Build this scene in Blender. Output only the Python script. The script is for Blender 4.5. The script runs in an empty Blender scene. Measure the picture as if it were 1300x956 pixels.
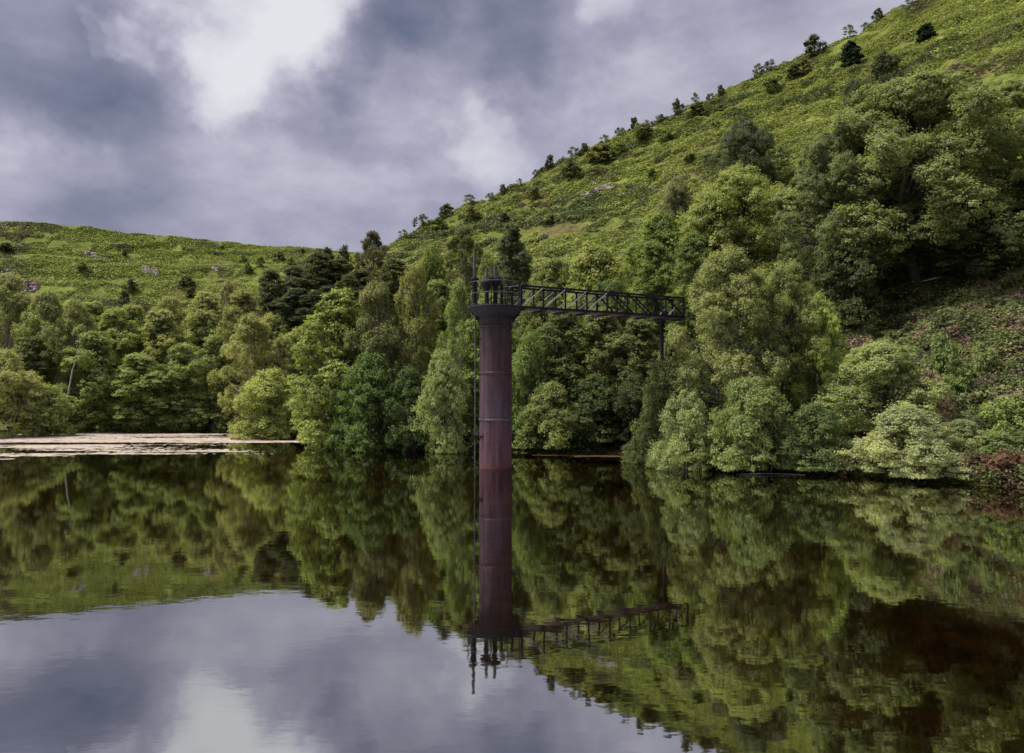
import bpy, math, random
import numpy as np
from mathutils import Vector, Matrix

C = bpy.context.scene
col = C.collection
rnd = random.Random(7)
R = math.radians

# ------------------------------------------------------------------ camera model
CAMZ = 3.9
F = 1020.0
PITCH = math.atan(66.5 / F)
CP, SP = math.cos(PITCH), math.sin(PITCH)

def ray(px, py):
    u = (px - 650.0) / F
    v = (433.5 - py) / F
    return u, CP - v * SP, SP + v * CP

def at(px, py, D):
    """world point seen at (px, py) of the photograph, D metres ahead"""
    u, y, z = ray(px, py)
    k = D / y
    return (u * k, D, CAMZ + z * k)

cam_d = bpy.data.cameras.new("camera")
cam = bpy.data.objects.new("camera", cam_d)
col.objects.link(cam)
cam.location = (0, 0, CAMZ)
cam.rotation_euler = (R(90) + PITCH, 0, 0)
cam_d.sensor_fit = 'HORIZONTAL'
cam_d.sensor_width = 36.0
cam_d.lens = 36.0 * F / 1300.0
cam_d.shift_y = -44.5 / 1300.0
cam_d.clip_start = 0.1
cam_d.clip_end = 3000
C.camera = cam

# ------------------------------------------------------------------ noise in numpy
def _hash(ix, iy, seed):
    ix = ix.astype(np.int64); iy = iy.astype(np.int64)
    h = (ix * 374761393 + iy * 668265263 + seed * 1442695041) & 0xFFFFFFFF
    h = ((h ^ (h >> 13)) * 1274126177) & 0xFFFFFFFF
    h = h ^ (h >> 16)
    return (h & 0xFFFFFF) / float(0xFFFFFF)

def vnoise(x, y, seed=0):
    x = np.asarray(x, float); y = np.asarray(y, float)
    ix = np.floor(x); iy = np.floor(y)
    fx = x - ix; fy = y - iy
    fx = fx * fx * fx * (fx * (fx * 6 - 15) + 10)
    fy = fy * fy * fy * (fy * (fy * 6 - 15) + 10)
    a = _hash(ix, iy, seed); b = _hash(ix + 1, iy, seed)
    c = _hash(ix, iy + 1, seed); d = _hash(ix + 1, iy + 1, seed)
    return (a + (b - a) * fx) * (1 - fy) + (c + (d - c) * fx) * fy

def fbm(x, y, seed=0, octv=4):
    s = 0; a = 0.5; t = 0
    for o in range(octv):
        s = s + a * vnoise(x * 2 ** o + 17.3 * o, y * 2 ** o - 9.1 * o, seed + o * 31)
        t += a; a *= 0.5
    return s / t          # 0..1

def sstep(a, b, x):
    t = np.clip((x - a) / (b - a), 0, 1)
    return t * t * (3 - 2 * t)

# ------------------------------------------------------------------ terrain shape
def px2az(px):
    return math.atan((px - 650.0) / F * 1.0)

def table(rows):
    az, r, z = [], [], []
    for px, py, D in rows:
        x, y, zz = at(px, py, D)
        az.append(math.atan2(x, y)); r.append(math.hypot(x, y)); z.append(zz)
    return np.array(az), np.array(r), np.array(z)

SHORE = []
for px, py in ((-500, 585), (-250, 568), (-60, 556), (0, 551), (60, 547), (200, 544.5), (300, 549), (370, 556), (430, 565),
               (500, 569), (600, 573), (700, 576), (800, 578), (835, 585), (880, 597), (1000, 601), (1100, 606),
               (1200, 613), (1300, 620), (1500, 640), (1900, 700)):
    u, y, z = ray(px, py)
    k = CAMZ / -z
    SHORE.append((math.atan2(u, y), math.hypot(u * k, y * k)))
SH_AZ = np.array([a for a, _ in SHORE]); SH_R = np.array([r for _, r in SHORE])

RR = table([(240, 478, 104), (300, 455, 106), (345, 405, 110), (400, 372, 114), (450, 343, 120), (500, 314, 126), (560, 280, 131), (640, 247, 135),
            (720, 205, 136), (800, 170, 136), (900, 130, 133), (960, 100, 131), (1050, 64, 128), (1100, 38, 126),
            (1160, 6, 124), (1300, -75, 118), (1500, -200, 108), (2000, -420, 90)])
LR = table([(-700, 255, 124), (-300, 272, 129), (0, 286, 132), (100, 291, 134), (200, 298, 136), (260, 304, 137),
            (320, 313, 137), (400, 319, 137), (460, 325, 137), (520, 335, 137), (700, 360, 137), (1000, 380, 137)])

def height(x, y, detail=True):
    x = np.asarray(x, float); y = np.asarray(y, float)
    r = np.hypot(x, y); az = np.arctan2(x, y)
    r0 = np.interp(az, SH_AZ, SH_R)
    n_sh = (fbm(x * 0.18, y * 0.18, 3, 3) - 0.5)
    r0 = r0 + n_sh * 2.2
    s = r - r0
    # right valley side
    r1 = np.interp(az, RR[0], RR[1]); z1 = np.interp(az, RR[0], RR[2])
    t = np.clip((r - r0) / (r1 - r0), 0, 1)
    zr = z1 * t ** 1.25
    over = np.clip(r - r1, 0, None)
    zr = zr - 0.012 * over ** 1.5 - 0.05 * over
    # left hill far away
    r1l = np.interp(az, LR[0], LR[1]); z1l = np.interp(az, LR[0], LR[2])
    tl = np.clip((r - r0) / (r1l - r0), 0, 1)
    zl = z1l * tl ** 1.35
    overl = np.clip(r - r1l, 0, None)
    zl = zl - 0.08 * overl
    k = 3.0
    m = np.maximum(zr, zl)
    d = np.abs(zr - zl)
    land = m + np.where((s > 0), 0.25 * k * np.clip(1 - d / k, 0, 1) ** 2, 0) * np.clip(s / 30, 0, 1)
    bank = 0.28 * sstep(-0.3, 1.2, s)
    bed = -np.clip(0.12 + 0.07 * (-s), 0, 1.7) - 0.25 * fbm(x * 0.35, y * 0.35, 9, 3)
    z = np.where(s > 0, land * sstep(0, 4, s) + bank + 0.02, np.where(s > -0.6, bank * 0.8 - 0.05, 0) + bed * sstep(0, -0.8, s))
    if detail:
        f = sstep(0, 12, s)
        g = sstep(15, 60, s)
        lf = np.where(zl > zr, .3, 1.0)
        z = z + f * 0.5 * lf * (fbm(x * 0.25, y * 0.25, 21, 3) - 0.5)
        # hummocks and sheep tracks on the open hillside
        wob = 6 * (fbm(x * 0.03, y * 0.03, 41, 2) - 0.5)
        hgt = np.where(zr > zl, zr, zl)
        z = z + g * 0.75 * (vnoise((hgt * 0.75 + wob), x * 0.07 + y * 0.04, 43) - 0.5)
        z = z + g * 1.0 * lf * (fbm(x * 0.55, y * 0.55, 51, 3) - 0.5)
        z = z + g * 3.0 * (fbm(x * 0.035, y * 0.035, 61, 2) - 0.5) * sstep(0, 60, np.minimum(np.abs(r - r1), 60) + 5) * 0.8
    # dam the photographer stands on
    dam = np.clip(2.2 - 0.55 * np.clip(y - 1.0, 0, None), -2.5, 2.2) - 0.1 * fbm(x * .8, y * .8, 5, 2)
    dam = np.where(y < -8, np.clip(2.2 + 0.4 * (y + 8), -4, 3), dam)
    wgt = sstep(14, 4, y)
    z = np.where(wgt > 0, np.maximum(z * (1 - sstep(0, -10, y)) + -1.7 * sstep(0, -10, y), dam), z)
    return z

# ------------------------------------------------------------------ node helpers
def new_mat(name):
    m = bpy.data.materials.new(name); m.use_nodes = True
    nt = m.node_tree; nt.nodes.clear()
    return m, nt, nt.nodes.new('ShaderNodeOutputMaterial')

def N(nt, typ, **kw):
    n = nt.nodes.new(typ)
    for k, v in kw.items():
        if k in n.inputs: n.inputs[k].default_value = v
        else: setattr(n, k, v)
    return n

def ramp(nt, fac, stops):
    n = nt.nodes.new('ShaderNodeValToRGB')
    e = n.color_ramp.elements
    while len(e) > 2: e.remove(e[-1])
    for i, (p, c) in enumerate(stops):
        el = e[i] if i < 2 else e.new(p)
        el.position = p; el.color = (*c, 1)
    nt.links.new(fac, n.inputs[0])
    return n.outputs[0]

def mixc(nt, a, b, fac, mode='MIX'):
    n = nt.nodes.new('ShaderNodeMix'); n.data_type = 'RGBA'; n.blend_type = mode
    for s, v in ((n.inputs[0], fac), (n.inputs[6], a), (n.inputs[7], b)):
        if isinstance(v, (int, float)): s.default_value = v
        elif isinstance(v, tuple): s.default_value = (*v, 1) if len(v) == 3 else v
        else: nt.links.new(v, s)
    return n.outputs[2]

def noise_n(nt, vec, scale, detail=4, rough=0.55):
    n = N(nt, 'ShaderNodeTexNoise'); n.inputs['Scale'].default_value = scale
    n.inputs['Detail'].default_value = detail; n.inputs['Roughness'].default_value = rough
    if vec is not None: nt.links.new(vec, n.inputs['Vector'])
    return n.outputs['Fac']

# ------------------------------------------------------------------ materials
def leaf_material(name, transl=0.42, rough=0.6):
    """foliage: the tint is set per plant (object colour), each leaf varies a little"""
    m, nt, out = new_mat(name)
    oi = N(nt, 'ShaderNodeObjectInfo'); ge = N(nt, 'ShaderNodeNewGeometry')
    tc = N(nt, 'ShaderNodeTexCoord')
    var = ramp(nt, ge.outputs['Random Per Island'], [(0, (.72, .75, .7)), (.5, (1.02, 1.03, 1.0)), (1, (1.3, 1.25, 1.2))])
    n1 = noise_n(nt, tc.outputs['Object'], 0.45, 3)
    v2 = ramp(nt, n1, [(.3, (.74, .8, .8)), (.7, (1.2, 1.2, 1.05))])
    c = mixc(nt, oi.outputs['Color'], var, 1.0, 'MULTIPLY')
    c = mixc(nt, c, v2, 1.0, 'MULTIPLY')
    p = N(nt, 'ShaderNodeBsdfPrincipled'); p.inputs['Roughness'].default_value = rough
    p.inputs['Specular IOR Level'].default_value = 0.12
    nt.links.new(c, p.inputs['Base Color'])
    t = N(nt, 'ShaderNodeBsdfTranslucent')
    c2 = mixc(nt, c, (1.25, 1.35, .55), 1.0, 'MULTIPLY')
    nt.links.new(c2, t.inputs['Color'])
    mx = N(nt, 'ShaderNodeMixShader'); mx.inputs[0].default_value = transl
    nt.links.new(p.outputs[0], mx.inputs[1]); nt.links.new(t.outputs[0], mx.inputs[2])
    nt.links.new(mx.outputs[0], out.inputs[0])
    return m
M_LEAF = leaf_material("foliage")

def patch_leaf_material(name, stops, scale, rowsc=None):
    """ground cover: species patches laid out by world position"""
    m, nt, out = new_mat(name)
    ge = N(nt, 'ShaderNodeNewGeometry')
    n1 = noise_n(nt, ge.outputs['Position'], scale, 5, .6)
    c = ramp(nt, n1, stops)
    var = ramp(nt, ge.outputs['Random Per Island'], [(0, (.7, .72, .7)), (.5, (1, 1, 1)), (1, (1.3, 1.25, 1.25))])
    c = mixc(nt, c, var, 1.0, 'MULTIPLY')
    p = N(nt, 'ShaderNodeBsdfPrincipled'); p.inputs['Roughness'].default_value = .55
    p.inputs['Specular IOR Level'].default_value = .25
    nt.links.new(c, p.inputs['Base Color'])
    t = N(nt, 'ShaderNodeBsdfTranslucent'); nt.links.new(c, t.inputs['Color'])
    mx = N(nt, 'ShaderNodeMixShader'); mx.inputs[0].default_value = .32
    nt.links.new(p.outputs[0], mx.inputs[1]); nt.links.new(t.outputs[0], mx.inputs[2])
    nt.links.new(mx.outputs[0], out.inputs[0])
    return m
M_BRACKEN = patch_leaf_material("bracken_fronds", [(.28, (.15, .105, .06)), (.37, (.12, .13, .045)), (.44, (.22, .255, .06)), (.60, (.28, .31, .07)), (.78, (.17, .20, .05))], .09)
M_BRACKEN2 = patch_leaf_material("far_bracken_fronds", [(.33, (.16, .11, .08)), (.39, (.15, .15, .06)), (.45, (.25, .30, .065)), (.60, (.29, .33, .07)), (.76, (.20, .23, .06))], .08)
M_HEATH = patch_leaf_material("bank_plants", [(.34, (.15, .10, .075)), (.42, (.085, .095, .035)), (.50, (.12, .15, .045)), (.57, (.19, .19, .075)), (.64, (.20, .15, .10))], .35)
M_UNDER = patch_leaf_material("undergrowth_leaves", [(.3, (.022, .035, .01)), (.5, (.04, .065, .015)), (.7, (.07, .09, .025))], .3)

def bark_material(name, c1, c2):
    m, nt, out = new_mat(name)
    tc = N(nt, 'ShaderNodeTexCoord')
    mp = N(nt, 'ShaderNodeMapping'); mp.inputs['Scale'].default_value = (6, 6, 1.5)
    nt.links.new(tc.outputs['Object'], mp.inputs[0])
    n1 = noise_n(nt, mp.outputs[0], 1.5, 6, .65)
    c = ramp(nt, n1, [(.35, c1), (.65, c2)])
    p = N(nt, 'ShaderNodeBsdfPrincipled'); p.inputs['Roughness'].default_value = .9
    nt.links.new(c, p.inputs['Base Color'])
    b = N(nt, 'ShaderNodeBump'); b.inputs['Strength'].default_value = .6; b.inputs['Distance'].default_value = .03
    nt.links.new(n1, b.inputs['Height']); nt.links.new(b.outputs[0], p.inputs['Normal'])
    nt.links.new(p.outputs[0], out.inputs[0])
    return m
M_BARK = bark_material("bark", (.03, .024, .018), (.10, .085, .065))
M_PALE = bark_material("pale_bark", (.14, .12, .09), (.42, .38, .32))

def terrain_material():
    m, nt, out = new_mat("hillside_turf")
    ge = N(nt, 'ShaderNodeNewGeometry')
    at_ = N(nt, 'ShaderNodeAttribute'); at_.attribute_name = 'woodland'
    big = noise_n(nt, ge.outputs['Position'], .05, 4, .6)
    med = noise_n(nt, ge.outputs['Position'], .45, 5, .65)
    fine = noise_n(nt, ge.outputs['Position'], 2.6, 4, .65)
    c1 = ramp(nt, big, [(.34, (.10, .08, .045)), (.45, (.11, .125, .035)), (.6, (.145, .163, .045)), (.72, (.11, .125, .038))])
    c2 = ramp(nt, med, [(.33, (.45, .40, .42)), (.47, (.9, .95, .8)), (.65, (1.2, 1.2, 1.1))])
    c3 = ramp(nt, fine, [(.32, (.45, .5, .45)), (.5, (1, 1, 1)), (.68, (1.35, 1.3, 1.3))])
    c = mixc(nt, c1, c2, 1, 'MULTIPLY'); c = mixc(nt, c, c3, .8, 'MULTIPLY')
    litter = ramp(nt, med, [(.35, (.022, .022, .009)), (.65, (.05, .045, .02))])
    c = mixc(nt, c, litter, at_.outputs['Fac'])
    # lake bed: peat and rusty algae
    sx = N(nt, 'ShaderNodeSeparateXYZ'); nt.links.new(ge.outputs['Position'], sx.inputs[0])
    mr = N(nt, 'ShaderNodeMapRange'); nt.links.new(sx.outputs['Z'], mr.inputs[0])
    mr.inputs['From Min'].default_value = .03; mr.inputs['From Max'].default_value = -.12
    bed_n = noise_n(nt, ge.outputs['Position'], .9, 6, .7)
    bed = ramp(nt, bed_n, [(.35, (.03, .022, .008)), (.5, (.07, .048, .016)), (.62, (.14, .088, .028)), (.72, (.055, .052, .018))])
    c = mixc(nt, c, bed, mr.outputs[0])
    p = N(nt, 'ShaderNodeBsdfPrincipled'); p.inputs['Roughness'].default_value = .95
    p.inputs['Specular IOR Level'].default_value = .1
    nt.links.new(c, p.inputs['Base Color'])
    b = N(nt, 'ShaderNodeBump'); b.inputs['Strength'].default_value = .8; b.inputs['Distance'].default_value = .35
    nt.links.new(fine, b.inputs['Height']); nt.links.new(b.outputs[0], p.inputs['Normal'])
    nt.links.new(p.outputs[0], out.inputs[0])
    return m
M_TERRAIN = terrain_material()

def water_material():
    m, nt, out = new_mat("still_peaty_water")
    ge = N(nt, 'ShaderNodeNewGeometry')
    mp = N(nt, 'ShaderNodeMapping'); mp.inputs['Scale'].default_value = (1, 1.6, 1)
    nt.links.new(ge.outputs['Position'], mp.inputs[0])
    n1 = noise_n(nt, mp.outputs[0], 2.2, 2, .5)
    b = N(nt, 'ShaderNodeBump'); b.inputs['Strength'].default_value = 1; b.inputs['Distance'].default_value = .0010
    nt.links.new(n1, b.inputs['Height'])
    g = N(nt, 'ShaderNodeBsdfGlossy'); g.inputs['Roughness'].default_value = .025
    g.inputs['Color'].default_value = (.93, .94, .92, 1)
    nt.links.new(b.outputs[0], g.inputs['Normal'])
    t = N(nt, 'ShaderNodeBsdfTransparent'); t.inputs['Color'].default_value = (.44, .35, .20, 1)
    fr = N(nt, 'ShaderNodeLayerWeight'); fr.inputs['Blend'].default_value = .5
    cr = N(nt, 'ShaderNodeMapRange')
    nt.links.new(fr.outputs['Facing'], cr.inputs[0])
    cr.inputs['From Min'].default_value = .45; cr.inputs['From Max'].default_value = .95
    cr.inputs['To Min'].default_value = .60; cr.inputs['To Max'].default_value = .64
    mx = N(nt, 'ShaderNodeMixShader')
    nt.links.new(cr.outputs[0], mx.inputs[0])
    nt.links.new(t.outputs[0], mx.inputs[1]); nt.links.new(g.outputs[0], mx.inputs[2])
    nt.links.new(mx.outputs[0], out.inputs[0])
    return m
M_WATER = water_material()

def rust_material(name, stops, rough=.6, streak=(3, 3, .35), metal=.0):
    m, nt, out = new_mat(name)
    tc = N(nt, 'ShaderNodeTexCoord')
    mp = N(nt, 'ShaderNodeMapping'); mp.inputs['Scale'].default_value = streak
    nt.links.new(tc.outputs['Object'], mp.inputs[0])
    n1 = noise_n(nt, mp.outputs[0], 1.0, 7, .68)
    n2 = noise_n(nt, tc.outputs['Object'], 7, 5, .7)
    c = ramp(nt, n1, stops)
    v = ramp(nt, n2, [(.35, (.75, .72, .75)), (.65, (1.2, 1.2, 1.2))])
    c = mixc(nt, c, v, 1, 'MULTIPLY')
    p = N(nt, 'ShaderNodeBsdfPrincipled')
    p.inputs['Metallic'].default_value = metal
    nt.links.new(c, p.inputs['Base Color'])
    rr = ramp(nt, n2, [(.3, (rough - .15,) * 3), (.7, (rough + .15,) * 3)])
    nt.links.new(rr, p.inputs['Roughness'])
    b = N(nt, 'ShaderNodeBump'); b.inputs['Strength'].default_value = .35; b.inputs['Distance'].default_value = .01
    nt.links.new(n2, b.inputs['Height']); nt.links.new(b.outputs[0], p.inputs['Normal'])
    nt.links.new(p.outputs[0], out.inputs[0])
    return m
def column_material():
    m, nt, out = new_mat("weathered_red_iron")
    tc = N(nt, 'ShaderNodeTexCoord')
    mp = N(nt, 'ShaderNodeMapping'); mp.inputs['Scale'].default_value = (4.5, 4.5, .3)
    nt.links.new(tc.outputs['Object'], mp.inputs[0])
    streak = noise_n(nt, mp.outputs[0], 1.0, 8, .7)
    blot = noise_n(nt, tc.outputs['Object'], 1.1, 6, .65)
    grain = noise_n(nt, tc.outputs['Object'], 14, 4, .7)
    sx = N(nt, 'ShaderNodeSeparateXYZ'); nt.links.new(tc.outputs['Object'], sx.inputs[0])
    ad = N(nt, 'ShaderNodeMath', operation='MULTIPLY_ADD'); nt.links.new(blot, ad.inputs[0]); ad.inputs[1].default_value = 3.2
    nt.links.new(sx.outputs['Z'], ad.inputs[2])
    mr = N(nt, 'ShaderNodeMapRange'); nt.links.new(ad.outputs[0], mr.inputs[0]); mr.inputs['From Min'].default_value = 0; mr.inputs['From Max'].default_value = 10
    paint = ramp(nt, mr.outputs[0], [(.10, (.060, .023, .030)), (.33, (.050, .022, .031)), (.47, (.046, .028, .041)), (.68, (.038, .019, .025)), (.9, (.020, .012, .016))])
    st = ramp(nt, streak, [(.32, (.35, .33, .36)), (.44, (.8, .75, .78)), (.54, (1.15, 1.1, 1.15)), (.66, (1.7, 1.85, 2.0))])
    c = mixc(nt, paint, st, 1, 'MULTIPLY')
    gr = ramp(nt, grain, [(.35, (.75, .72, .74)), (.65, (1.3, 1.3, 1.3))])
    c = mixc(nt, c, gr, 1, 'MULTIPLY')
    # flaked pale spots
    mp2 = N(nt, 'ShaderNodeMapping'); mp2.inputs['Scale'].default_value = (5, 5, 1.6); nt.links.new(tc.outputs['Object'], mp2.inputs[0])
    fl = ramp(nt, noise_n(nt, mp2.outputs[0], 1.4, 6, .75), [(.66, (0, 0, 0)), (.72, (1, 1, 1))])
    c = mixc(nt, c, (.26, .19, .19), fl)
    # rust tide mark
    tm = N(nt, 'ShaderNodeMapRange'); nt.links.new(sx.outputs['Z'], tm.inputs[0])
    tm.inputs['From Min'].default_value = .16; tm.inputs['From Max'].default_value = .05
    c = mixc(nt, c, (.075, .022, .018), tm.outputs[0])
    p = N(nt, 'ShaderNodeBsdfPrincipled'); nt.links.new(c, p.inputs['Base Color'])
    p.inputs['Roughness'].default_value = .55
    b = N(nt, 'ShaderNodeBump'); b.inputs['Strength'].default_value = .4; b.inputs['Distance'].default_value = .01
    nt.links.new(grain, b.inputs['Height']); nt.links.new(b.outputs[0], p.inputs['Normal'])
    nt.links.new(p.outputs[0], out.inputs[0])
    return m
M_TOWER = column_material()
for n_ in M_TOWER.node_tree.nodes:
    if n_.type == 'BSDF_PRINCIPLED': n_.inputs['Specular IOR Level'].default_value = .25
M_DARKIRON = rust_material("dark_iron", [(.3, (.006, .006, .008)), (.6, (.016, .014, .019)), (.75, (.035, .022, .022))], .8)
M_GREYIRON = rust_material("grey_iron", [(.3, (.035, .033, .042)), (.6, (.07, .065, .08)), (.75, (.09, .06, .055))], .45)
M_DECK = rust_material("rusty_deck_timber", [(.3, (.03, .02, .02)), (.6, (.075, .045, .042)), (.75, (.10, .06, .05))], .8)
M_BRIGHT = rust_material("lit_steel_bar", [(.3, (.22, .21, .24)), (.6, (.42, .40, .44)), (.75, (.3, .25, .24))], .35)  # pale colour paints in the light these diagonals catch

def simple_noise_mat(name, stops, scale, rough=.9):
    m, nt, out = new_mat(name)
    ge = N(nt, 'ShaderNodeNewGeometry')
    n1 = noise_n(nt, ge.outputs['Position'], scale, 6, .65)
    c = ramp(nt, n1, stops)
    p = N(nt, 'ShaderNodeBsdfPrincipled'); p.inputs['Roughness'].default_value = rough
    nt.links.new(c, p.inputs['Base Color'])
    b = N(nt, 'ShaderNodeBump'); b.inputs['Strength'].default_value = .5; b.inputs['Distance'].default_value = .1
    nt.links.new(n1, b.inputs['Height']); nt.links.new(b.outputs[0], p.inputs['Normal'])
    nt.links.new(p.outputs[0], out.inputs[0])
    return m
M_SCUM = simple_noise_mat("floating_scum", [(.36, (.07, .06, .035)), (.46, (.30, .245, .20)), (.56, (.35, .295, .245)), (.66, (.12, .11, .06))], .7)
M_SCUM2 = simple_noise_mat("brown_scum", [(.35, (.03, .017, .011)), (.6, (.07, .04, .024))], 1.2)
M_ROCK = simple_noise_mat("hill_rock", [(.35, (.10, .075, .07)), (.6, (.22, .17, .165)), (.7, (.13, .12, .09))], 1.1)

for m_ in (M_SCUM, M_SCUM2, M_TERRAIN):
    for n_ in m_.node_tree.nodes:
        if n_.type == 'BSDF_PRINCIPLED': n_.inputs['Specular IOR Level'].default_value = 0
for m_ in (M_DARKIRON, M_GREYIRON):
    for n_ in m_.node_tree.nodes:
        if n_.type == 'BSDF_PRINCIPLED': n_.inputs['Specular IOR Level'].default_value = .15

# ------------------------------------------------------------------ mesh helpers
def mesh_np(name, verts, quads, mats, smooth=False, mat_idx=None):
    me = bpy.data.meshes.new(name)
    verts = np.asarray(verts, np.float32); quads = np.asarray(quads, np.int32)
    n = len(quads); k = quads.shape[1]
    me.vertices.add(len(verts)); me.vertices.foreach_set('co', verts.ravel())
    me.loops.add(n * k); me.loops.foreach_set('vertex_index', quads.ravel())
    me.polygons.add(n)
    me.polygons.foreach_set('loop_start', np.arange(0, n * k, k, dtype=np.int32))
    me.polygons.foreach_set('loop_total', np.full(n, k, np.int32))
    if mat_idx is not None: me.polygons.foreach_set('material_index', np.asarray(mat_idx, np.int32))
    me.polygons.foreach_set('use_smooth', np.full(n, smooth, bool))
    for m in mats: me.materials.append(m)
    me.update(calc_edges=True)
    return me

class MB:
    """collects boxes, tubes and lathes; build() links them as one mesh object"""
    def __init__(s): s.v = []; s.f = []; s.sm = []
    def add(s, vs, fs, smooth=False):
        o = len(s.v); s.v += [tuple(v) for v in vs]
        s.f += [tuple(i + o for i in f) for f in fs]; s.sm += [smooth] * len(fs)
        return s
    def tube(s, pts, rad, n=8, caps=True):
        pts = [Vector(p) for p in pts]
        rads = rad if isinstance(rad, (list, tuple)) else [rad] * len(pts)
        vs = []; fs = []
        prev = None
        for i, p in enumerate(pts):
            d = (pts[min(i + 1, len(pts) - 1)] - pts[max(i - 1, 0)]).normalized()
            ref = prev if prev is not None else (Vector((0, 0, 1)) if abs(d.z) < .9 else Vector((1, 0, 0)))
            a = (ref - d * ref.dot(d)).normalized(); b = d.cross(a); prev = a
            for k in range(n):
                t = 2 * math.pi * k / n
                vs.append(p + (a * math.cos(t) + b * math.sin(t)) * rads[i])
        for i in range(len(pts) - 1):
            for k in range(n):
                fs.append((i * n + k, i * n + (k + 1) % n, (i + 1) * n + (k + 1) % n, (i + 1) * n + k))
        s.add(vs, fs, True)
        if caps:
            s.add([vs[k] for k in range(n)][::-1], [tuple(range(n))])
            s.add([vs[-n + k] for k in range(n)], [tuple(range(n))])
        return s
    def lathe(s, prof, c=(0, 0, 0), n=48, smooth=True):
        vs = []; fs = []
        for r, z in prof:
            for k in range(n):
                t = 2 * math.pi * k / n
                vs.append((c[0] + r * math.cos(t), c[1] + r * math.sin(t), c[2] + z))
        for i in range(len(prof) - 1):
            for k in range(n):
                fs.append((i * n + k, i * n + (k + 1) % n, (i + 1) * n + (k + 1) % n, (i + 1) * n + k))
        return s.add(vs, fs, smooth)
    def bar(s, a, b, w, h, up=(0, 0, 1)):
        a = Vector(a); b = Vector(b); d = (b - a).normalized(); up = Vector(up)
        if abs(d.dot(up)) > .95: up = Vector((1, 0, 0))
        x = d.cross(up).normalized(); y = x.cross(d)
        vs = [p + x * sx * w / 2 + y * sy * h / 2 for p in (a, b) for sx, sy in ((-1, -1), (1, -1), (1, 1), (-1, 1))]
        return s.add(vs, [(3, 2, 1, 0), (4, 5, 6, 7), (0, 1, 5, 4), (1, 2, 6, 5), (2, 3, 7, 6), (3, 0, 4, 7)])
    def build(s, name, mat, parent=None):
        me = bpy.data.meshes.new(name); me.from_pydata(s.v, [], s.f)
        me.polygons.foreach_set('use_smooth', s.sm)
        me.materials.append(mat); me.update()
        return link(name, me, parent)

def link(name, me, parent=None):
    o = bpy.data.objects.new(name, me); col.objects.link(o)
    if parent is not None: o.parent = parent
    return o
def tag(o, label=None, cat=None, group=None, kind=None):
    if label: o['label'] = label
    if cat: o['category'] = cat
    if group: o['group'] = group
    if kind: o['kind'] = kind
    return o
def empty(name, loc, rz=0):
    o = bpy.data.objects.new(name, None); col.objects.link(o)
    o.location = loc; o.rotation_euler = (0, 0, rz); o.empty_display_size = .5
    return o

# ------------------------------------------------------------------ setting: terrain, water
def build_terrain():
    a_in = np.radians(np.arange(-42, 42.01, 0.085))
    a_l = np.radians(np.arange(-180, -42, 2.0)); a_r = np.radians(np.arange(44, 180, 2.0))
    az = np.concatenate([a_l, a_in, a_r])
    rr = [0.01]
    r = 1.0
    while r < 345:
        rr.append(r)
        r += 1.2 if r < 30 else (0.33 if r < 185 else 2.5)
    rr += [380, 450, 600, 900, 1500]
    rr = np.array(rr)
    A, RRR = np.meshgrid(az, rr, indexing='ij')
    X = RRR * np.sin(A); Y = RRR * np.cos(A)
    Z = height(X, Y)
    na, nr = A.shape
    # far beyond the ridges the land settles to rolling ground
    Z = np.where(RRR > 340, np.minimum(Z, 20 - 0.01 * RRR), Z)
    V = np.stack([X, Y, Z], -1).reshape(-1, 3)
    i = np.arange(na); j = np.arange(nr - 1)
    I, J = np.meshgrid(i, j, indexing='ij'); I2 = (I + 1) % na
    Q = np.stack([I * nr + J, I * nr + J + 1, I2 * nr + J + 1, I2 * nr + J], -1).reshape(-1, 4)[:, ::-1]
    me = mesh_np('hills', V, Q, [M_TERRAIN], True)
    # woodland floor mask: leaf litter under the belt of trees round the shore
    r0 = np.interp(A, SH_AZ, SH_R); s = RRR - r0
    wid = np.interp(np.degrees(A), [-40, -15, -8, -3, 3, 12, 20, 26, 35], [24, 28, 50, 40, 32, 30, 28, 24, 26])
    w = sstep(1.15, .8, s / wid + .3 * (fbm(X * .1, Y * .1, 77, 3) - .5)) * sstep(-1, 0, s)
    bare = sstep(22, 26, np.degrees(A)) * sstep(24, 18, s)
    w = np.maximum(w * (1 - bare), .75 * bare * sstep(-1, 0, s))
    a = me.attributes.new('woodland', 'FLOAT', 'POINT'); a.data.foreach_set('value', w.astype(np.float32).ravel())
    return tag(link('hills', me), kind='structure')
build_terrain()

wm = MB()
# keep the sheet only where there is a lake: clip it to just outside the shore
pts = []
for k in range(240):
    az = -1.45 + 2.9 * k / 239
    r0 = float(np.interp(az, SH_AZ, SH_R)) + 2.2
    pts.append((r0 * math.sin(az), r0 * math.cos(az), 0))
pts += [(60, 2.5, 0), (0, 2.5, 0), (-60, 2.5, 0)]
pts = [p for p in pts if p[1] > 2.4]
wm.v = pts; wm.f = [tuple(range(len(pts)))[::-1]]
water = tag(wm.build('water', M_WATER), kind='structure')
water.location.z = 0.0

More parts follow.
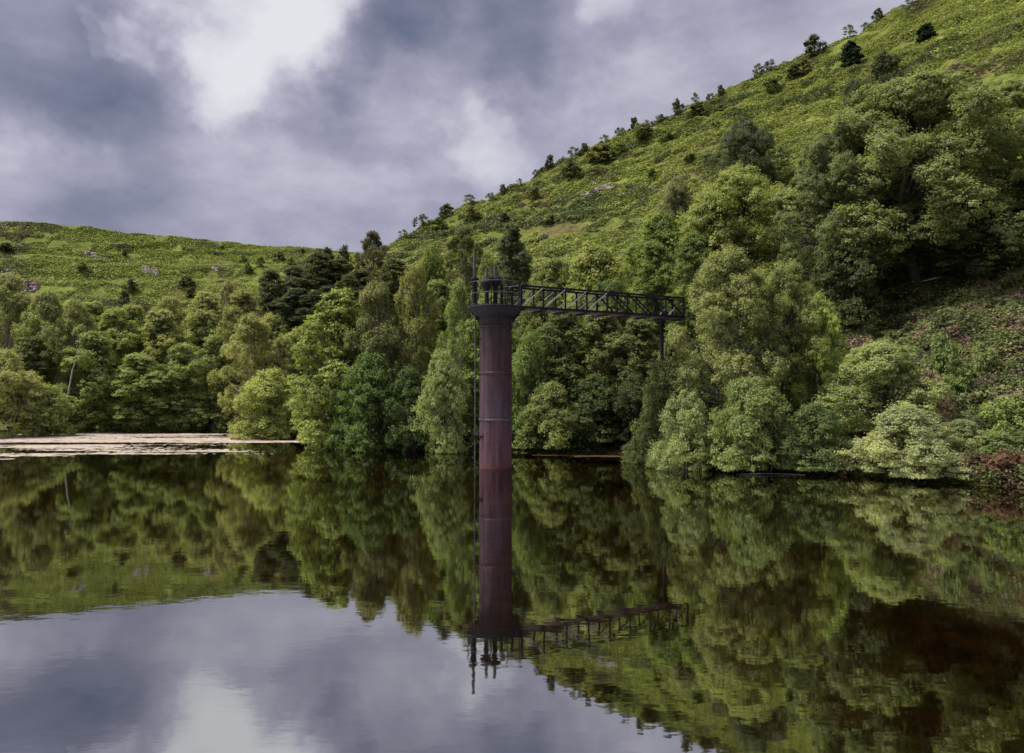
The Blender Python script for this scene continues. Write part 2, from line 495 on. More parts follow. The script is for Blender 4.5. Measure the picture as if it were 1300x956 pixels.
# ------------------------------------------------------------------ floating scum
def scum(name, label, regs, dx, dy, mat, seed, thr, sx, sy, z=.008):
    V = []; 
    for (px0, px1, y0, y1) in regs:
        (xa, ya) = ((px0 - 650) / F * 70, 0)
        D1 = CAMZ * F / (y0 - 500); D0 = CAMZ * F / (y1 - 500)
        ys = np.arange(D0, D1, dy)
        for yy in ys:
            x0 = (px0 - 650) / F * yy; x1 = (px1 - 650) / F * yy
            xs = np.arange(x0, x1, dx)
            u = (xs - x0) / (x1 - x0); v = (yy - D0) / (D1 - D0)
            edge = np.minimum(np.minimum(u * 4, (1 - u) * 5), 1) * np.minimum(min(v * 4, (1 - v) * 4), 1)
            n = fbm(xs * sx, np.full_like(xs, yy * sy), seed, 5)
            n2 = vnoise(xs * 1.1, np.full_like(xs, yy * 1.9), seed + 3); n3 = vnoise(xs * 5, np.full_like(xs, yy * 4.), seed + 5)
            keep = (n + .13 * (n2 - .5) + .20 * (n3 - .5) + .30 * (vnoise(xs * .16, np.full_like(xs, yy * .95), seed + 8) - .5) > thr + .28 * (1 - edge)) & (height(xs, np.full_like(xs, yy), False) < 0)
            for x in xs[keep]: V.append((x, yy))
    V = np.array(V); n = len(V)
    jx = dx * .56; jy = dy * .56
    rs = np.random.RandomState(seed)
    off = np.array([(-1, -1), (1, -1), (1, 1), (-1, 1)])
    P = np.zeros((n, 4, 3)); 
    for k in range(4):
        P[:, k, 0] = V[:, 0] + off[k, 0] * jx; P[:, k, 1] = V[:, 1] + off[k, 1] * jy
    # small shared-height tilt avoided: alternate layers a hair apart so neighbours never share a plane
    P[:, :, 2] = z + (rs.rand(n, 1) * .006)
    me = mesh_np(name, P.reshape(-1, 3), np.arange(n * 4).reshape(-1, 4), [mat])
    return tag(link(name, me), label, 'floating scum', kind='stuff')
scum('floating_scum', 'pinkish tan scum drifting in streaks on the water by the far left bank',
     [(-60, 400, 547.5, 583)], .15, .26, M_SCUM, 11, .37, .05, .30)
scum('debris_film', 'thin rusty brown film along the foot of the central bank',
     [(640, 880, 574.5, 586)], .10, .22, M_SCUM2, 23, .66, .16, .8)

# ------------------------------------------------------------------ foliage generator
def rand_dirs(rs, n):
    v = rs.normal(size=(n, 3)); return v / np.linalg.norm(v, axis=1, keepdims=True)

def leaf_quads(rs, Cn, Nn, size, aspect=.55):
    n = len(Cn)
    t = rand_dirs(rs, n)
    a = np.cross(Nn, t); a /= np.linalg.norm(a, axis=1, keepdims=True) + 1e-9
    b = np.cross(Nn, a)
    sz = size * (0.55 + .9 * rs.rand(n, 1))
    A = a * sz; B = b * sz * aspect
    P = np.stack([Cn - A, Cn - B * 1.0 + A * .1, Cn + A, Cn + B + A * .1], 1)
    return P.reshape(-1, 3)

def crown_points(rs, W, H, zb, lobes, clumps, per, prof, lobe_r, clump_r, droop=0., flat=.7, inner=.12):
    """lobes -> clumps -> leaves; returns leaf centres, normals, lobe centres"""
    Cs, Ns, L = [], [], []
    pu = np.array([p[0] for p in prof]); pr = np.array([p[1] for p in prof])
    for i in range(lobes):
        u = ((i + .5) / lobes) ** .85
        u = min(max(u + rs.uniform(-.06, .06), .02), .97)
        rad = np.interp(u, pu, pr) * W / 2
        ang = i * 2.39996 + rs.uniform(-.5, .5)
        lr = lobe_r * W * rs.uniform(.7, 1.25) * (1.0 - .25 * u)
        q = max(rad - lr * .75, 0) * (rs.uniform(.6, 1.08) if i % 3 else rs.uniform(.1, .6))
        c = np.array([q * math.cos(ang), q * math.sin(ang), H * (zb + (1 - zb) * u) - lr * .5])
        c[2] = max(c[2], lr * .35)
        L.append((c, lr))
        nc = max(3, int(clumps * rs.uniform(.7, 1.3)))
        d = rand_dirs(rs, nc)
        outw = np.array([math.cos(ang), math.sin(ang), .55]); 
        d = d + outw * .45; d /= np.linalg.norm(d, axis=1, keepdims=True)
        cc = c + d * lr * rs.uniform(.65, 1.12, size=(nc, 1)) * np.array([1, 1, .85])
        for k in range(nc):
            cr = clump_r * W * rs.uniform(.55, 1.35)
            m = max(4, int(per * rs.uniform(.5, 1.5)))
            dd = rand_dirs(rs, m); dd[:, 2] = np.where(dd[:, 2] < -.2, dd[:, 2] * .4, dd[:, 2])
            rr = rs.rand(m, 1) ** .45 * (1 + .35 * (rs.rand(m, 1) > .88))
            p = cc[k] + dd * rr * cr * np.array([1, 1, flat])
            if droop:
                p[:, 2] -= droop * rs.rand(m) ** 1.3 * cr * 2.2
            nn = dd * .6 + d[k] * .35 + np.array([0, 0, .55]) + rs.normal(size=(m, 3)) * .34
            nn /= np.linalg.norm(nn, axis=1, keepdims=True)
            Cs.append(p); Ns.append(nn)
        # loose leaves inside the lobe
        m = int(per * clumps * inner)
        p = c + rand_dirs(rs, m) * rs.rand(m, 1) ** .5 * lr
        Cs.append(p); Ns.append(rand_dirs(rs, m))
    Cs = np.concatenate(Cs); Ns = np.concatenate(Ns)
    Cs[:, 2] = np.where(Cs[:, 2] < .06, .06 + .2 * rs.rand(len(Cs)), Cs[:, 2])
    return Cs, Ns, L

def limb_mesh(rs, mb, base, tip, r0, r1, wig=.12, n=6, seg=6):
    base = Vector(base); tip = Vector(tip); ln = (tip - base).length
    pts = []; rads = []
    ph = rs.uniform(0, 6.28); 
    for i in range(seg + 1):
        t = i / seg
        p = base.lerp(tip, t)
        # limbs leave steeply and then spread
        p.z += ln * .12 * math.sin(math.pi * t)
        p.x += ln * wig * .5 * math.sin(t * 5 + ph) * t * (1 - t) * 2
        p.y += ln * wig * .5 * math.cos(t * 4.3 + ph) * t * (1 - t) * 2
        pts.append(p); rads.append(r0 + (r1 - r0) * t ** .8)
    mb.tube(pts, rads, n, False)
    return pts

PROF = {
    'dome': [(0, .62), (.2, .95), (.45, 1), (.7, .8), (.9, .45), (1, .2)],
    'bush': [(0, .95), (.25, 1), (.5, .92), (.75, .68), (1, .25)],
    'oval': [(0, .45), (.25, .85), (.5, 1), (.75, .75), (.92, .4), (1, .12)],
    'spread': [(0, .75), (.3, 1), (.6, .98), (.8, .78), (1, .35)],
    'spire': [(0, .9), (.2, 1), (.5, .72), (.8, .38), (1, .08)],
}
def make_variant(seed, W, H, zb, prof, lobes, clumps, per, leaf, lobe_r=.2, clump_r=.07, droop=0., stems=1,
                 trunk_r=.18, flat=.7, bark=None, split=.3, aspect=.55, lean=0.0):
    rs = np.random.RandomState(seed)
    Cn, Nn, L = crown_points(rs, W, H, zb, lobes, clumps, per, PROF[prof], lobe_r, clump_r, droop, flat)
    P = leaf_quads(rs, Cn, Nn, leaf, aspect)
    crown = mesh_np('crown', P, np.arange(len(P)).reshape(-1, 4), [M_LEAF])
    mb = MB()
    if stems == 1:
        top = (rs.uniform(-.04, .04) * W + lean, rs.uniform(-.04, .04) * W, H * .8)
        fork = Vector((0, 0, -.4)).lerp(Vector(top), split + .1)
        pts = limb_mesh(rs, mb, (0, 0, -.4), top, trunk_r, trunk_r * .22, .06, 8, 8)
        for c, lr in L:
            t = min(max(split + .35 * (c[2] / H) ** 1.5 + rs.uniform(-.08, .05), .15), .85)
            i = t * 8; a = pts[int(i)].lerp(pts[min(int(i) + 1, 8)], i - int(i))
            if c[2] < a.z * .8: a = pts[2]
            rr = trunk_r * (.5 - .25 * t)
            lp = limb_mesh(rs, mb, a, c, rr, rr * .3, .25, 6, 5)
            for q in range(4):
                dd = rand_dirs(rs, 1)[0]; dd[2] = abs(dd[2]) * .8
                limb_mesh(rs, mb, lp[3 + q % 2], c + dd * lr * .95, rr * .4, rr * .08, .3, 4, 3)
    else:
        for c, lr in L:
            a0 = rs.uniform(0, 6.28); q0 = rs.uniform(0, .06) * W
            rr = trunk_r * rs.uniform(.35, .7)
            lp = limb_mesh(rs, mb, (q0 * math.cos(a0), q0 * math.sin(a0), -.4), c, rr, rr * .3, .25, 6, 6)
            for q in range(3):
                dd = rand_dirs(rs, 1)[0]; dd[2] = abs(dd[2]) * .8
                limb_mesh(rs, mb, lp[4], c + dd * lr * .95, rr * .4, rr * .08, .3, 4, 3)
    tm = bpy.data.meshes.new('trunk'); tm.from_pydata(mb.v, [], mb.f)
    tm.polygons.foreach_set('use_smooth', [True] * len(mb.f))
    tm.materials.append(bark or M_BARK); tm.update()
    return dict(crown=crown, trunk=tm, W=W, H=H)

V = {}
# near willows / sallows whose foliage reaches the water
V['sallow'] = [make_variant(101 + s, 7, 6, .05, 'bush', 40, 24, 60, .072, .16, .048, 0.1, 5, .12, .8, aspect=.42) for s in range(3)]
V['lowsallow'] = [make_variant(106 + s, 6, 3.4, .03, 'bush', 34, 22, 56, .068, .15, .05, 0., 6, .09, .8, aspect=.42) for s in range(2)]
# near tall feathery tree
V['tallwillow'] = [make_variant(111 + s, 8.5, 11, .08, 'dome', 58, 24, 56, .078, .135, .042, .35, 1, .2, .8, split=.12, aspect=.42) for s in range(2)]
# alders and mixed broadleaf at 55-110 m
V['alder'] = [make_variant(121 + s, 7.5, 11, .06, 'dome', 42, 18, 58, .098, .17, .055, .1, 1, .2, .75, split=.2) for s in range(4)]
V['birch'] = [make_variant(131 + s, 7.5, 11.5, .08, 'dome', 46, 18, 46, .092, .145, .048, .45, 1, .16, .85, bark=M_PALE, split=.2, aspect=.45) for s in range(3)]
V['windthorn'] = [make_variant(176 + s, 4, 3.6, .38, 'spread', 8, 9, 18, .13, .17, .08, 0, 1, .13, .6, split=.3) for s in range(3)]
V['bush'] = [make_variant(141 + s, 7, 5.5, .05, 'bush', 32, 18, 52, .088, .19, .058, 0.1, 5, .12, .8) for s in range(3)]
V['bigbush'] = [make_variant(146 + s, 11, 8, .04, 'dome', 58, 20, 62, .085, .14, .045, 0.05, 6, .16, .8) for s in range(2)]
V['sycamore'] = [make_variant(151 + s, 10, 12, .04, 'bush', 50, 18, 60, .11, .15, .05, .0, 1, .25, .5, split=.15, aspect=.75) for s in range(2)]
V['oak'] = [make_variant(161 + s, 18, 15.5, .14, 'spread', 76, 32, 76, .090, .105, .03, .1, 1, .5, .65, split=.14, aspect=.6) for s in range(2)]
V['thorn'] = [make_variant(171 + s, 4, 3.4, .12, 'dome', 12, 11, 22, .15, .2, .09, 0, 3, .10, .8) for s in range(5)]
V['round'] = [make_variant(181, 4, 4, .08, 'bush', 22, 14, 26, .16, .2, .08, 0, 1, .15, .8)]
V['heathbush'] = [make_variant(191 + s, 3, 1.6, .05, 'bush', 16, 16, 26, .06, .2, .07, 0, 5, .05, .8) for s in range(2)]

tree_n = [0]
def tree(kind, px, ytop, wpx, D, tint, name, label, cat='tree', group=None, vi=None, dz=0.0, rz=None, parts=True, bark=None):
    i = tree_n[0]; tree_n[0] += 1
    if kind == 'bush' and wpx / F * D > 8.6: kind = 'bigbush'
    v = V[kind][(vi if vi is not None else i) % len(V[kind])]
    x, y, zt = at(px, ytop, D)
    zg = float(height(np.array([x]), np.array([y]))[0])
    if zg < 0: zg = -0.02
    h = max(zt - zg, 1.0)
    if kind in ('alder', 'birch') and group in (G_L, G_C, G_D): wpx *= 1.22
    w = wpx / F * D / CP
    sc = w / v['W'] / .98
    szz = h / v['H'] / .97
    r_ = rnd.uniform(0, 6.28) if rz is None else rz
    root = empty(name, (x, y, zg), r_)
    root.scale = (sc, sc, szz)
    tag(root, label, cat, group)
    t = link('trunk', v['trunk'], root)
    if bark is not None: pass
    c = link('crown', v['crown'], root)
    k = rnd.uniform(.9, 1.1)
    k *= 1.6
    kr = 1.11
    lum = tint[0] * .25 + tint[1] * .65 + tint[2] * .1
    tint = [a * .86 + lum * .14 for a in tint]
    if group == G_L:
        k *= 1.3; kr = 1.15
        tint = [a * .55 + b * .45 for a, b in zip(tint, (.122, .140, .055))]
    c.color = (tint[0] * k * kr, tint[1] * k, tint[2] * k, 1)
    return root

# tints: each plant's leaf colour; on the dark spur with cloud shade mixed in
PALE = (.17, .19, .075); OLIVE = (.125, .145, .050); YG = (.15, .20, .03); MID = (.075, .115, .028)
DARK = (.04, .055, .02); GREY = (.085, .10, .052); DKG = (.055, .064, .032); BRN = (.085, .08, .035)

G_L = 'trees of the wood behind the left bank'; G_D = 'dark trees on the spur between the hills'
G_C = 'trees and bushes behind the valve tower'; G_R = 'trees and bushes by the right bank'; G_H = 'trees on the lower slope of the right hill'
specs = [
 # left bank, front row
 ('sallow', 8, 452, 105, 73, PALE, 'willow_bush', 'pale grey-green rounded willow bush at the left edge of the picture, at the waterline', 'bush', G_L),
 ('bush', 62, 492, 70, 75, (.13,.17,.055), 'willow_bush', 'light green low bush beside the pale willow, left of the leaning bare trunk', 'bush', G_L),
 ('alder', 120, 425, 78, 82, MID, 'alder_tree', 'mid green alder just right of the leaning bare trunk, foliage down to the scum', 'tree', G_L),
 ('alder', 178, 452, 80, 82, (.07,.11,.025), 'alder_tree', 'low fresh green alder at the water, second to the right of the leaning bare trunk', 'tree', G_L),
 ('alder', 232, 440, 70, 84, (.05,.085,.022), 'alder_tree', 'dark green alder above the middle of the floating scum', 'tree', G_L),
 ('alder', 275, 430, 60, 83, (.055,.09,.025), 'alder_tree', 'narrow green alder at the water between the dark alder and the olive birch', 'tree', G_L),
 ('birch', 318, 402, 75, 80, (.12,.13,.05), 'birch_tree', 'olive feathery birch behind the yellowish willow bush right of the scum', 'tree', G_L),
 ('bush', 342, 474, 100, 70, (.14,.18,.045), 'willow_bush', 'bright yellowish willow bush hanging over the water at the right end of the scum', 'bush', G_L),
 # left bank, middle row
 ('birch', 12, 352, 80, 86, GREY, 'birch_tree', 'tall grey-green birch at the left edge behind the pale willow', 'tree', G_L),
 ('birch', 58, 372, 75, 84, (.10,.125,.05), 'birch_tree', 'grey-green birch over the light green low bush near the left edge', 'tree', G_L),
 ('alder', 38, 430, 70, 82, DARK, 'alder_tree', 'dark alder in the gap between the pale willow and the leaning bare trunk', 'tree', G_L),
 ('birch', 96, 385, 62, 84, (.12,.14,.055), 'birch_tree', 'pale birch whose crown spreads over the top of the leaning bare trunk', 'tree', G_L),
 ('alder', 150, 395, 66, 93, (.11,.15,.04), 'alder_tree', 'light green tree behind the alders left of the scum centre', 'tree', G_L),
 ('alder', 205, 398, 70, 93, (.10,.12,.04), 'alder_tree', 'olive tree directly behind the low fresh green alder', 'tree', G_L),
 ('alder', 258, 398, 66, 93, (.085,.115,.035), 'alder_tree', 'rounded olive-green tree behind the narrow green alder', 'tree', G_L),
 ('birch', 296, 392, 58, 92, (.10,.11,.04), 'birch_tree', 'brownish olive birch left of the feathery olive birch', 'tree', G_L),
 # left bank, back row under the grass hill
 ('alder', -12, 372, 70, 104, OLIVE, 'birch_tree', 'olive tree cut by the left edge under the grassy hill', 'tree', G_L),
 ('birch', 50, 376, 60, 106, OLIVE, 'birch_tree', 'first olive birch of the back row, below the pale rocks of the left hill', 'tree', G_L),
 ('alder', 118, 386, 60, 106, (.12,.14,.04), 'alder_tree', 'olive tree of the back row left of the tall bush on the far slope', 'tree', G_L),
 ('alder', 168, 390, 60, 108, (.11,.13,.04), 'alder_tree', 'olive tree of the back row right under the tall bush on the far slope', 'tree', G_L),
 ('birch', 215, 380, 58, 108, (.13,.14,.05), 'birch_tree', 'pale olive birch of the back row below the pair of dark round bushes', 'tree', G_L),
 ('alder', 262, 374, 62, 108, (.12,.13,.05), 'alder_tree', 'pale olive tree of the back row, right of the pair of dark round bushes', 'tree', G_L),
 ('alder', 308, 372, 60, 110, (.10,.105,.045), 'alder_tree', 'greyish olive tree of the back row at the foot of the dark spur', 'tree', G_L),
 ('bush', 290, 362, 46, 125, (.10,.09,.055), 'thorn_bush', 'brownish bush topping the back row near the foot of the dark spur', 'bush', G_L),
 ('bush', 345, 400, 60, 96, OLIVE, 'willow_bush', 'olive bush behind the feathery olive birch', 'bush', G_L),
 ('bush', 385, 418, 80, 88, (.12,.15,.04), 'willow_bush', 'yellow-olive bush in the gap between the dark spur and the bright yellowish willow', 'bush', G_L),
 ('bush', 360, 432, 70, 82, (.09,.10,.035), 'willow_bush', 'brownish olive bush above the bright yellowish willow bush', 'bush', G_L),
 # dark spur, cloud shade put into its leaf tints
 ('alder', 345, 345, 52, 118, DKG, 'alder_tree', 'dark round tree at the left end of the spur between the hills', 'tree', G_D),
 ('alder', 375, 340, 58, 126, DKG, 'alder_tree', 'dark tree second from the left on the spur between the hills', 'tree', G_D),
 ('alder', 405, 322, 52, 132, (.055,.062,.028), 'alder_tree', 'brownish dark tree whose top meets the crest of the far hill', 'tree', G_D),
 ('alder', 378, 368, 60, 112, (.04,.055,.03), 'alder_tree', 'dark tree low in front of the spur, above the yellow-olive bush', 'tree', G_D),
 ('alder', 430, 330, 52, 134, (.07,.07,.03), 'alder_tree', 'olive-brown tree on the spur left of the tall open tree', 'tree', G_D),
 ('alder', 418, 365, 66, 108, (.042,.055,.028), 'alder_tree', 'dark tree low on the spur behind the bright sycamore top', 'tree', G_D),
 ('thorn', 415, 316, 26, 150, (.045,.05,.022), 'thorn_tree', 'small dark tree standing against the sky on the spur, left one of a pair', 'tree', G_D),
 ('thorn', 437, 313, 26, 150, (.045,.05,.022), 'thorn_tree', 'small dark tree standing against the sky on the spur, right one of a pair', 'tree', G_D),
 ('birch', 474, 296, 46, 128, (.06,.06,.028), 'birch_tree', 'tall open brownish tree standing out against the sky between the two hills', 'tree', G_D),
 ('alder', 455, 345, 60, 112, (.06,.07,.03), 'alder_tree', 'brown-green tree under the tall open tree', 'tree', G_D),
 ('alder', 500, 330, 50, 112, (.075,.08,.032), 'alder_tree', 'olive tree at the foot of the right hill, right of the tall open tree', 'tree', G_D),
 # centre left of the tower
 ('sycamore', 428, 374, 130, 63, (.125,.155,.036), 'sycamore_tree', 'bright yellow-green sycamore leaning over the water left of the tower', 'tree', G_C),
 ('birch', 478, 362, 80, 61, (.10,.11,.045), 'birch_tree', 'olive-grey feathery birch right of the bright sycamore', 'tree', G_C),
 ('birch', 527, 338, 68, 62, (.13,.14,.045), 'birch_tree', 'tall drooping yellowish birch left of the tower', 'tree', G_C),
 ('bush', 470, 455, 110, 57, (.05,.085,.02), 'alder_bush', 'deep green alder bush dipping to the water under the feathery birches', 'bush', G_C),
 ('bush', 520, 470, 80, 56, (.045,.075,.022), 'alder_bush', 'dark green alder bush at the water below the drooping birch', 'bush', G_C),
 ('bush', 562, 452, 74, 54, (.13,.165,.06), 'willow_bush', 'pale green willow bush at the water just left of the tower', 'bush', G_C),
 ('birch', 584, 362, 54, 58, (.11,.15,.04), 'birch_tree', 'light green birch partly hidden by the left side of the tower top', 'tree', G_C),
 ('alder', 620, 378, 80, 58, (.10,.14,.035), 'alder_tree', 'light green tree directly behind the tower column', 'tree', G_C),
 ('alder', 555, 360, 60, 74, (.09,.12,.03), 'alder_tree', 'green tree on the slope behind the light green birch left of the tower', 'tree', G_C),
 # slope behind the tower
 ('birch', 590, 290, 66, 108, (.085,.095,.035), 'birch_tree', 'olive-brown birch on the slope just above and left of the tower', 'tree', G_H),
 ('alder', 650, 287, 66, 100, (.06,.08,.04), 'alder_tree', 'grey-green round tree on the slope above the start of the footbridge', 'tree', G_H),
 ('bush', 548, 318, 60, 100, (.11,.15,.03), 'willow_bush', 'yellow-green bush on the slope above the drooping birch', 'bush', G_H),
 ('bush', 620, 335, 66, 86, (.10,.12,.035), 'willow_bush', 'olive bush on the slope behind the valve spindles', 'bush', G_H),
 ('bush', 700, 332, 80, 88, (.11,.13,.04), 'willow_bush', 'pale olive bush on the slope above the first part of the footbridge', 'bush', G_H),
 ('bush', 756, 318, 120, 82, (.15,.175,.045), 'willow_bush', 'bright yellow-green wide bush above the middle of the footbridge', 'bush', G_H),
 ('bush', 690, 368, 90, 70, (.08,.10,.03), 'willow_bush', 'dull green bush seen through the first panels of the footbridge', 'bush', G_H),
 ('bush', 770, 360, 100, 68, (.07,.10,.03), 'willow_bush', 'green bush seen through the middle panels of the footbridge', 'bush', G_H),
 ('alder', 832, 310, 80, 72, (.075,.11,.025), 'alder_tree', 'green tree above the far end of the footbridge', 'tree', G_H),
 ('bush', 838, 275, 100, 90, (.10,.14,.03), 'willow_bush', 'yellow-green bush upslope of the far end of the footbridge', 'bush', G_H),
 ('alder', 880, 300, 80, 66, (.085,.12,.03), 'alder_tree', 'green tree behind the tall willow at the far end of the footbridge', 'tree', G_H),
 ('bush', 938, 216, 150, 86, (.135,.16,.048), 'willow_bush', 'large bright yellow-green rounded bush below the dark weeping birch', 'bush', G_H),
 ('bush', 900, 250, 90, 84, (.13,.155,.045), 'willow_bush', 'bright green bush joined to the left side of the large rounded bush', 'bush', G_H),
 ('bush', 945, 156, 100, 108, (.055,.068,.040), 'weeping_birch', 'dark grey-green weeping birch alone on the open slope of the right hill', 'tree', G_H),
 ('bush', 860, 228, 50, 108, (.11,.115,.06), 'thorn_bush', 'greyish thin bush on the slope left of the dark weeping birch', 'bush', G_H),
 ('bush', 842, 262, 46, 104, (.12,.13,.07), 'thorn_bush', 'small grey bush downslope of the greyish thin bush', 'bush', G_H),
 ('birch', 1122, 68, 80, 95, (.06,.075,.03), 'birch_tree', 'dark olive birch above the great oak, high on the right', 'tree', G_H),
 ('birch', 1085, 100, 62, 92, (.055,.072,.03), 'birch_tree', 'smaller dark birch joined to the left of the dark olive birch', 'tree', G_H),
 ('bush', 1066, 168, 60, 88, (.07,.09,.035), 'thorn_bush', 'dull green bush upslope between the weeping birch and the great oak', 'bush', G_H),
 ('bush', 1212, 84, 60, 100, (.13,.125,.09), 'dead_bush', 'greyish half-dead bush above the top of the great oak', 'bush', G_H),
 # thicket behind and right of the column
 ('bush', 672, 430, 70, 55, (.08,.12,.03), 'alder_bush', 'green bush immediately right of the tower column', 'bush', G_C),
 ('alder', 712, 398, 84, 57, (.085,.11,.035), 'alder_tree', 'olive-green tree under the first part of the footbridge', 'tree', G_C),
 ('alder', 765, 396, 84, 57, (.10,.115,.04), 'alder_tree', 'pale olive tree under the middle of the footbridge', 'tree', G_C),
 ('alder', 812, 405, 70, 56, (.09,.105,.035), 'alder_tree', 'olive tree left of the footbridge support post', 'tree', G_C),
 ('bush', 700, 490, 90, 53.5, (.10,.12,.035), 'hazel_bush', 'yellowish low bush at the water right of the tower column', 'bush', G_C),
 ('bush', 755, 478, 100, 54.5, (.045,.065,.02), 'alder_bush', 'dark bush at the water under the middle of the footbridge', 'bush', G_C),
 ('bush', 806, 480, 74, 53.5, (.04,.055,.02), 'alder_bush', 'very dark bush in the hollow left of the big willow', 'bush', G_C),
 ('bush', 850, 440, 64, 50, (.09,.11,.04), 'alder_bush', 'olive bush round the foot of the support post', 'bush', G_C),
 # right front
 ('bush', 842, 462, 72, 46.3, (.08,.10,.035), 'alder_bush', 'dull green bush hiding the foot of the footbridge support post', 'bush', G_R),
 ('lowsallow', 822, 545, 62, 46, (.06,.08,.03), 'alder_bush', 'small dark bush at the waterline in the corner left of the pale low willow', 'bush', G_R),
 ('tallwillow', 922, 322, 156, 46, (.145,.165,.062), 'willow_tree', 'tall feathery olive willow in front of the end of the footbridge', 'tree', G_R),
 ('tallwillow', 1000, 338, 120, 47, (.135,.155,.05), 'willow_tree', 'feathery willow joined to the right side of the tall olive willow', 'tree', G_R),
 ('sallow', 1040, 380, 76, 46, (.16,.21,.045), 'willow_bush', 'bright yellow-green shoot of willow at the right shoulder of the tall willows', 'bush', G_R),
 ('lowsallow', 872, 505, 100, 42, (.135,.165,.065), 'willow_bush', 'pale low willow bush at the water in front of the tall willows, the leftmost one', 'bush', G_R),
 ('lowsallow', 950, 488, 130, 41, (.12,.155,.05), 'willow_bush', 'green willow bush at the water in the middle below the tall willows', 'bush', G_R),
 ('lowsallow', 1030, 520, 110, 40.5, (.065,.095,.03), 'alder_bush', 'darker green bush at the water between the willow bush and the silvery willow', 'bush', G_R),
 ('sallow', 1122, 438, 170, 42, (.14,.17,.065), 'willow_bush', 'wide pale green willow bush sloping down to the water right of the tall willows', 'bush', G_R),
 ('lowsallow', 1150, 522, 150, 37.5, (.18,.205,.10), 'silver_willow', 'silvery willow bush overhanging the water in front of the wide pale willow', 'bush', G_R),
 ('lowsallow', 1222, 535, 70, 38.5, (.13,.16,.07), 'willow_bush', 'small pale willow bush right of the silvery willow', 'bush', G_R),
 # great oak and its neighbours
 ('oak', 1155, 114, 310, 59, (.105,.125,.05), 'oak_tree', 'great spreading oak dark below, filling the right of the slope', 'tree', G_R),
 ('oak', 1060, 176, 170, 60, (.085,.105,.045), 'oak_tree', 'smaller oak joined to the left side of the great oak', 'tree', G_R),
 ('oak', 1300, 110, 200, 61, (.11,.13,.05), 'oak_tree', 'spreading oak cut off by the right edge of the picture', 'tree', G_R),
 ('alder', 1225, 250, 130, 56, (.06,.07,.034), 'hawthorn_tree', 'dark grey-green hawthorn under the boughs of the great oak', 'tree', G_R),
 ('alder', 1320, 225, 120, 56, (.05,.065,.028), 'hawthorn_tree', 'dark hawthorn half cut by the right edge below the spreading oak', 'tree', G_R),
 ('bush', 1075, 300, 110, 56, (.05,.065,.025), 'hawthorn_bush', 'dark bush behind the right shoulder of the tall willows', 'bush', G_R),
 # small things on the right bank
 ('heathbush', 1196, 432, 70, 44, (.09,.13,.04), 'fern_clump', 'feathery green fern clump on the bank above the silvery willow', 'fern', G_R),
 ('heathbush', 1245, 438, 50, 45, (.11,.14,.05), 'bramble_bush', 'low green bramble on the bank right of the fern clump', 'bush', G_R),
 ('heathbush', 1180, 476, 60, 41, (.16,.13,.10), 'heather_clump', 'brownish pink heather clump between the fern and the pale willow', 'heather', G_R),
 ('heathbush', 1288, 505, 90, 38, (.12,.17,.045), 'broom_bush', 'fresh green broom bush at the right edge above the water', 'bush', G_R),
 ('heathbush', 1268, 552, 74, 36.5, (.10,.14,.045), 'broom_bush', 'small green broom bush above the rust-red dock', 'bush', G_R),
 ('heathbush', 1278, 578, 70, 35, (.085,.05,.035), 'dock_clump', 'rust-red dried dock plants on the waterline at the right edge', 'plant', G_R),
 ('heathbush', 1235, 588, 50, 35.6, (.07,.06,.035), 'dock_clump', 'dull brown dried plants at the waterline between silvery willow and rust-red dock', 'plant', G_R),
]
for s in specs:
    kind, px, yt, w, D, tint, name, label, cat, grp = s
    if grp == G_H: D = 45 + (D - 45) * .75 if D > 60 else D
    elif grp == G_D or (grp == G_L and D > 100): D = 88 + (D - 88) * .45
    elif grp == G_C and D > 60: D = 57 + (D - 57) * .6
    tree(kind, px, yt, w, D, tint, name, label, cat, grp)

# bare leaning birch stem in the dark gap on the left
mb = MB()
p0 = at(79, 545, 78); p1 = at(92, 470, 79)
mb.tube([(p0[0], 78, -.3), (p0[0] * .5 + p1[0] * .5 - .06, 78.5, p1[2] * .5), (p1[0], 79, p1[2]), (p1[0] + .5, 79.1, p1[2] + 2)], [.10, .085, .07, .03], 8)
tag(mb.build('bare_trunk', M_PALE), 'pale bare leaning trunk in the dark gap near the left edge', 'tree trunk')

# ------------------------------------------------------------------ hillside bushes, one by one
def find_ground(px, py, lo=60, hi=320):
    """depth at which the line of sight through (px, py) meets the slope"""
    D = np.arange(lo, hi, .5)
    u, y, z = ray(px, py)
    k = D / y
    zz = CAMZ + z * k; h = height(u * k, D, True)
    hit = np.where(h >= zz)[0]
    return float(D[hit[0]]) if len(hit) else None

def ridge_D(px, tab):
    az = math.atan2((px - 650) / F, CP)
    return float(np.interp(az, tab[0], tab[1])) * math.cos(az)

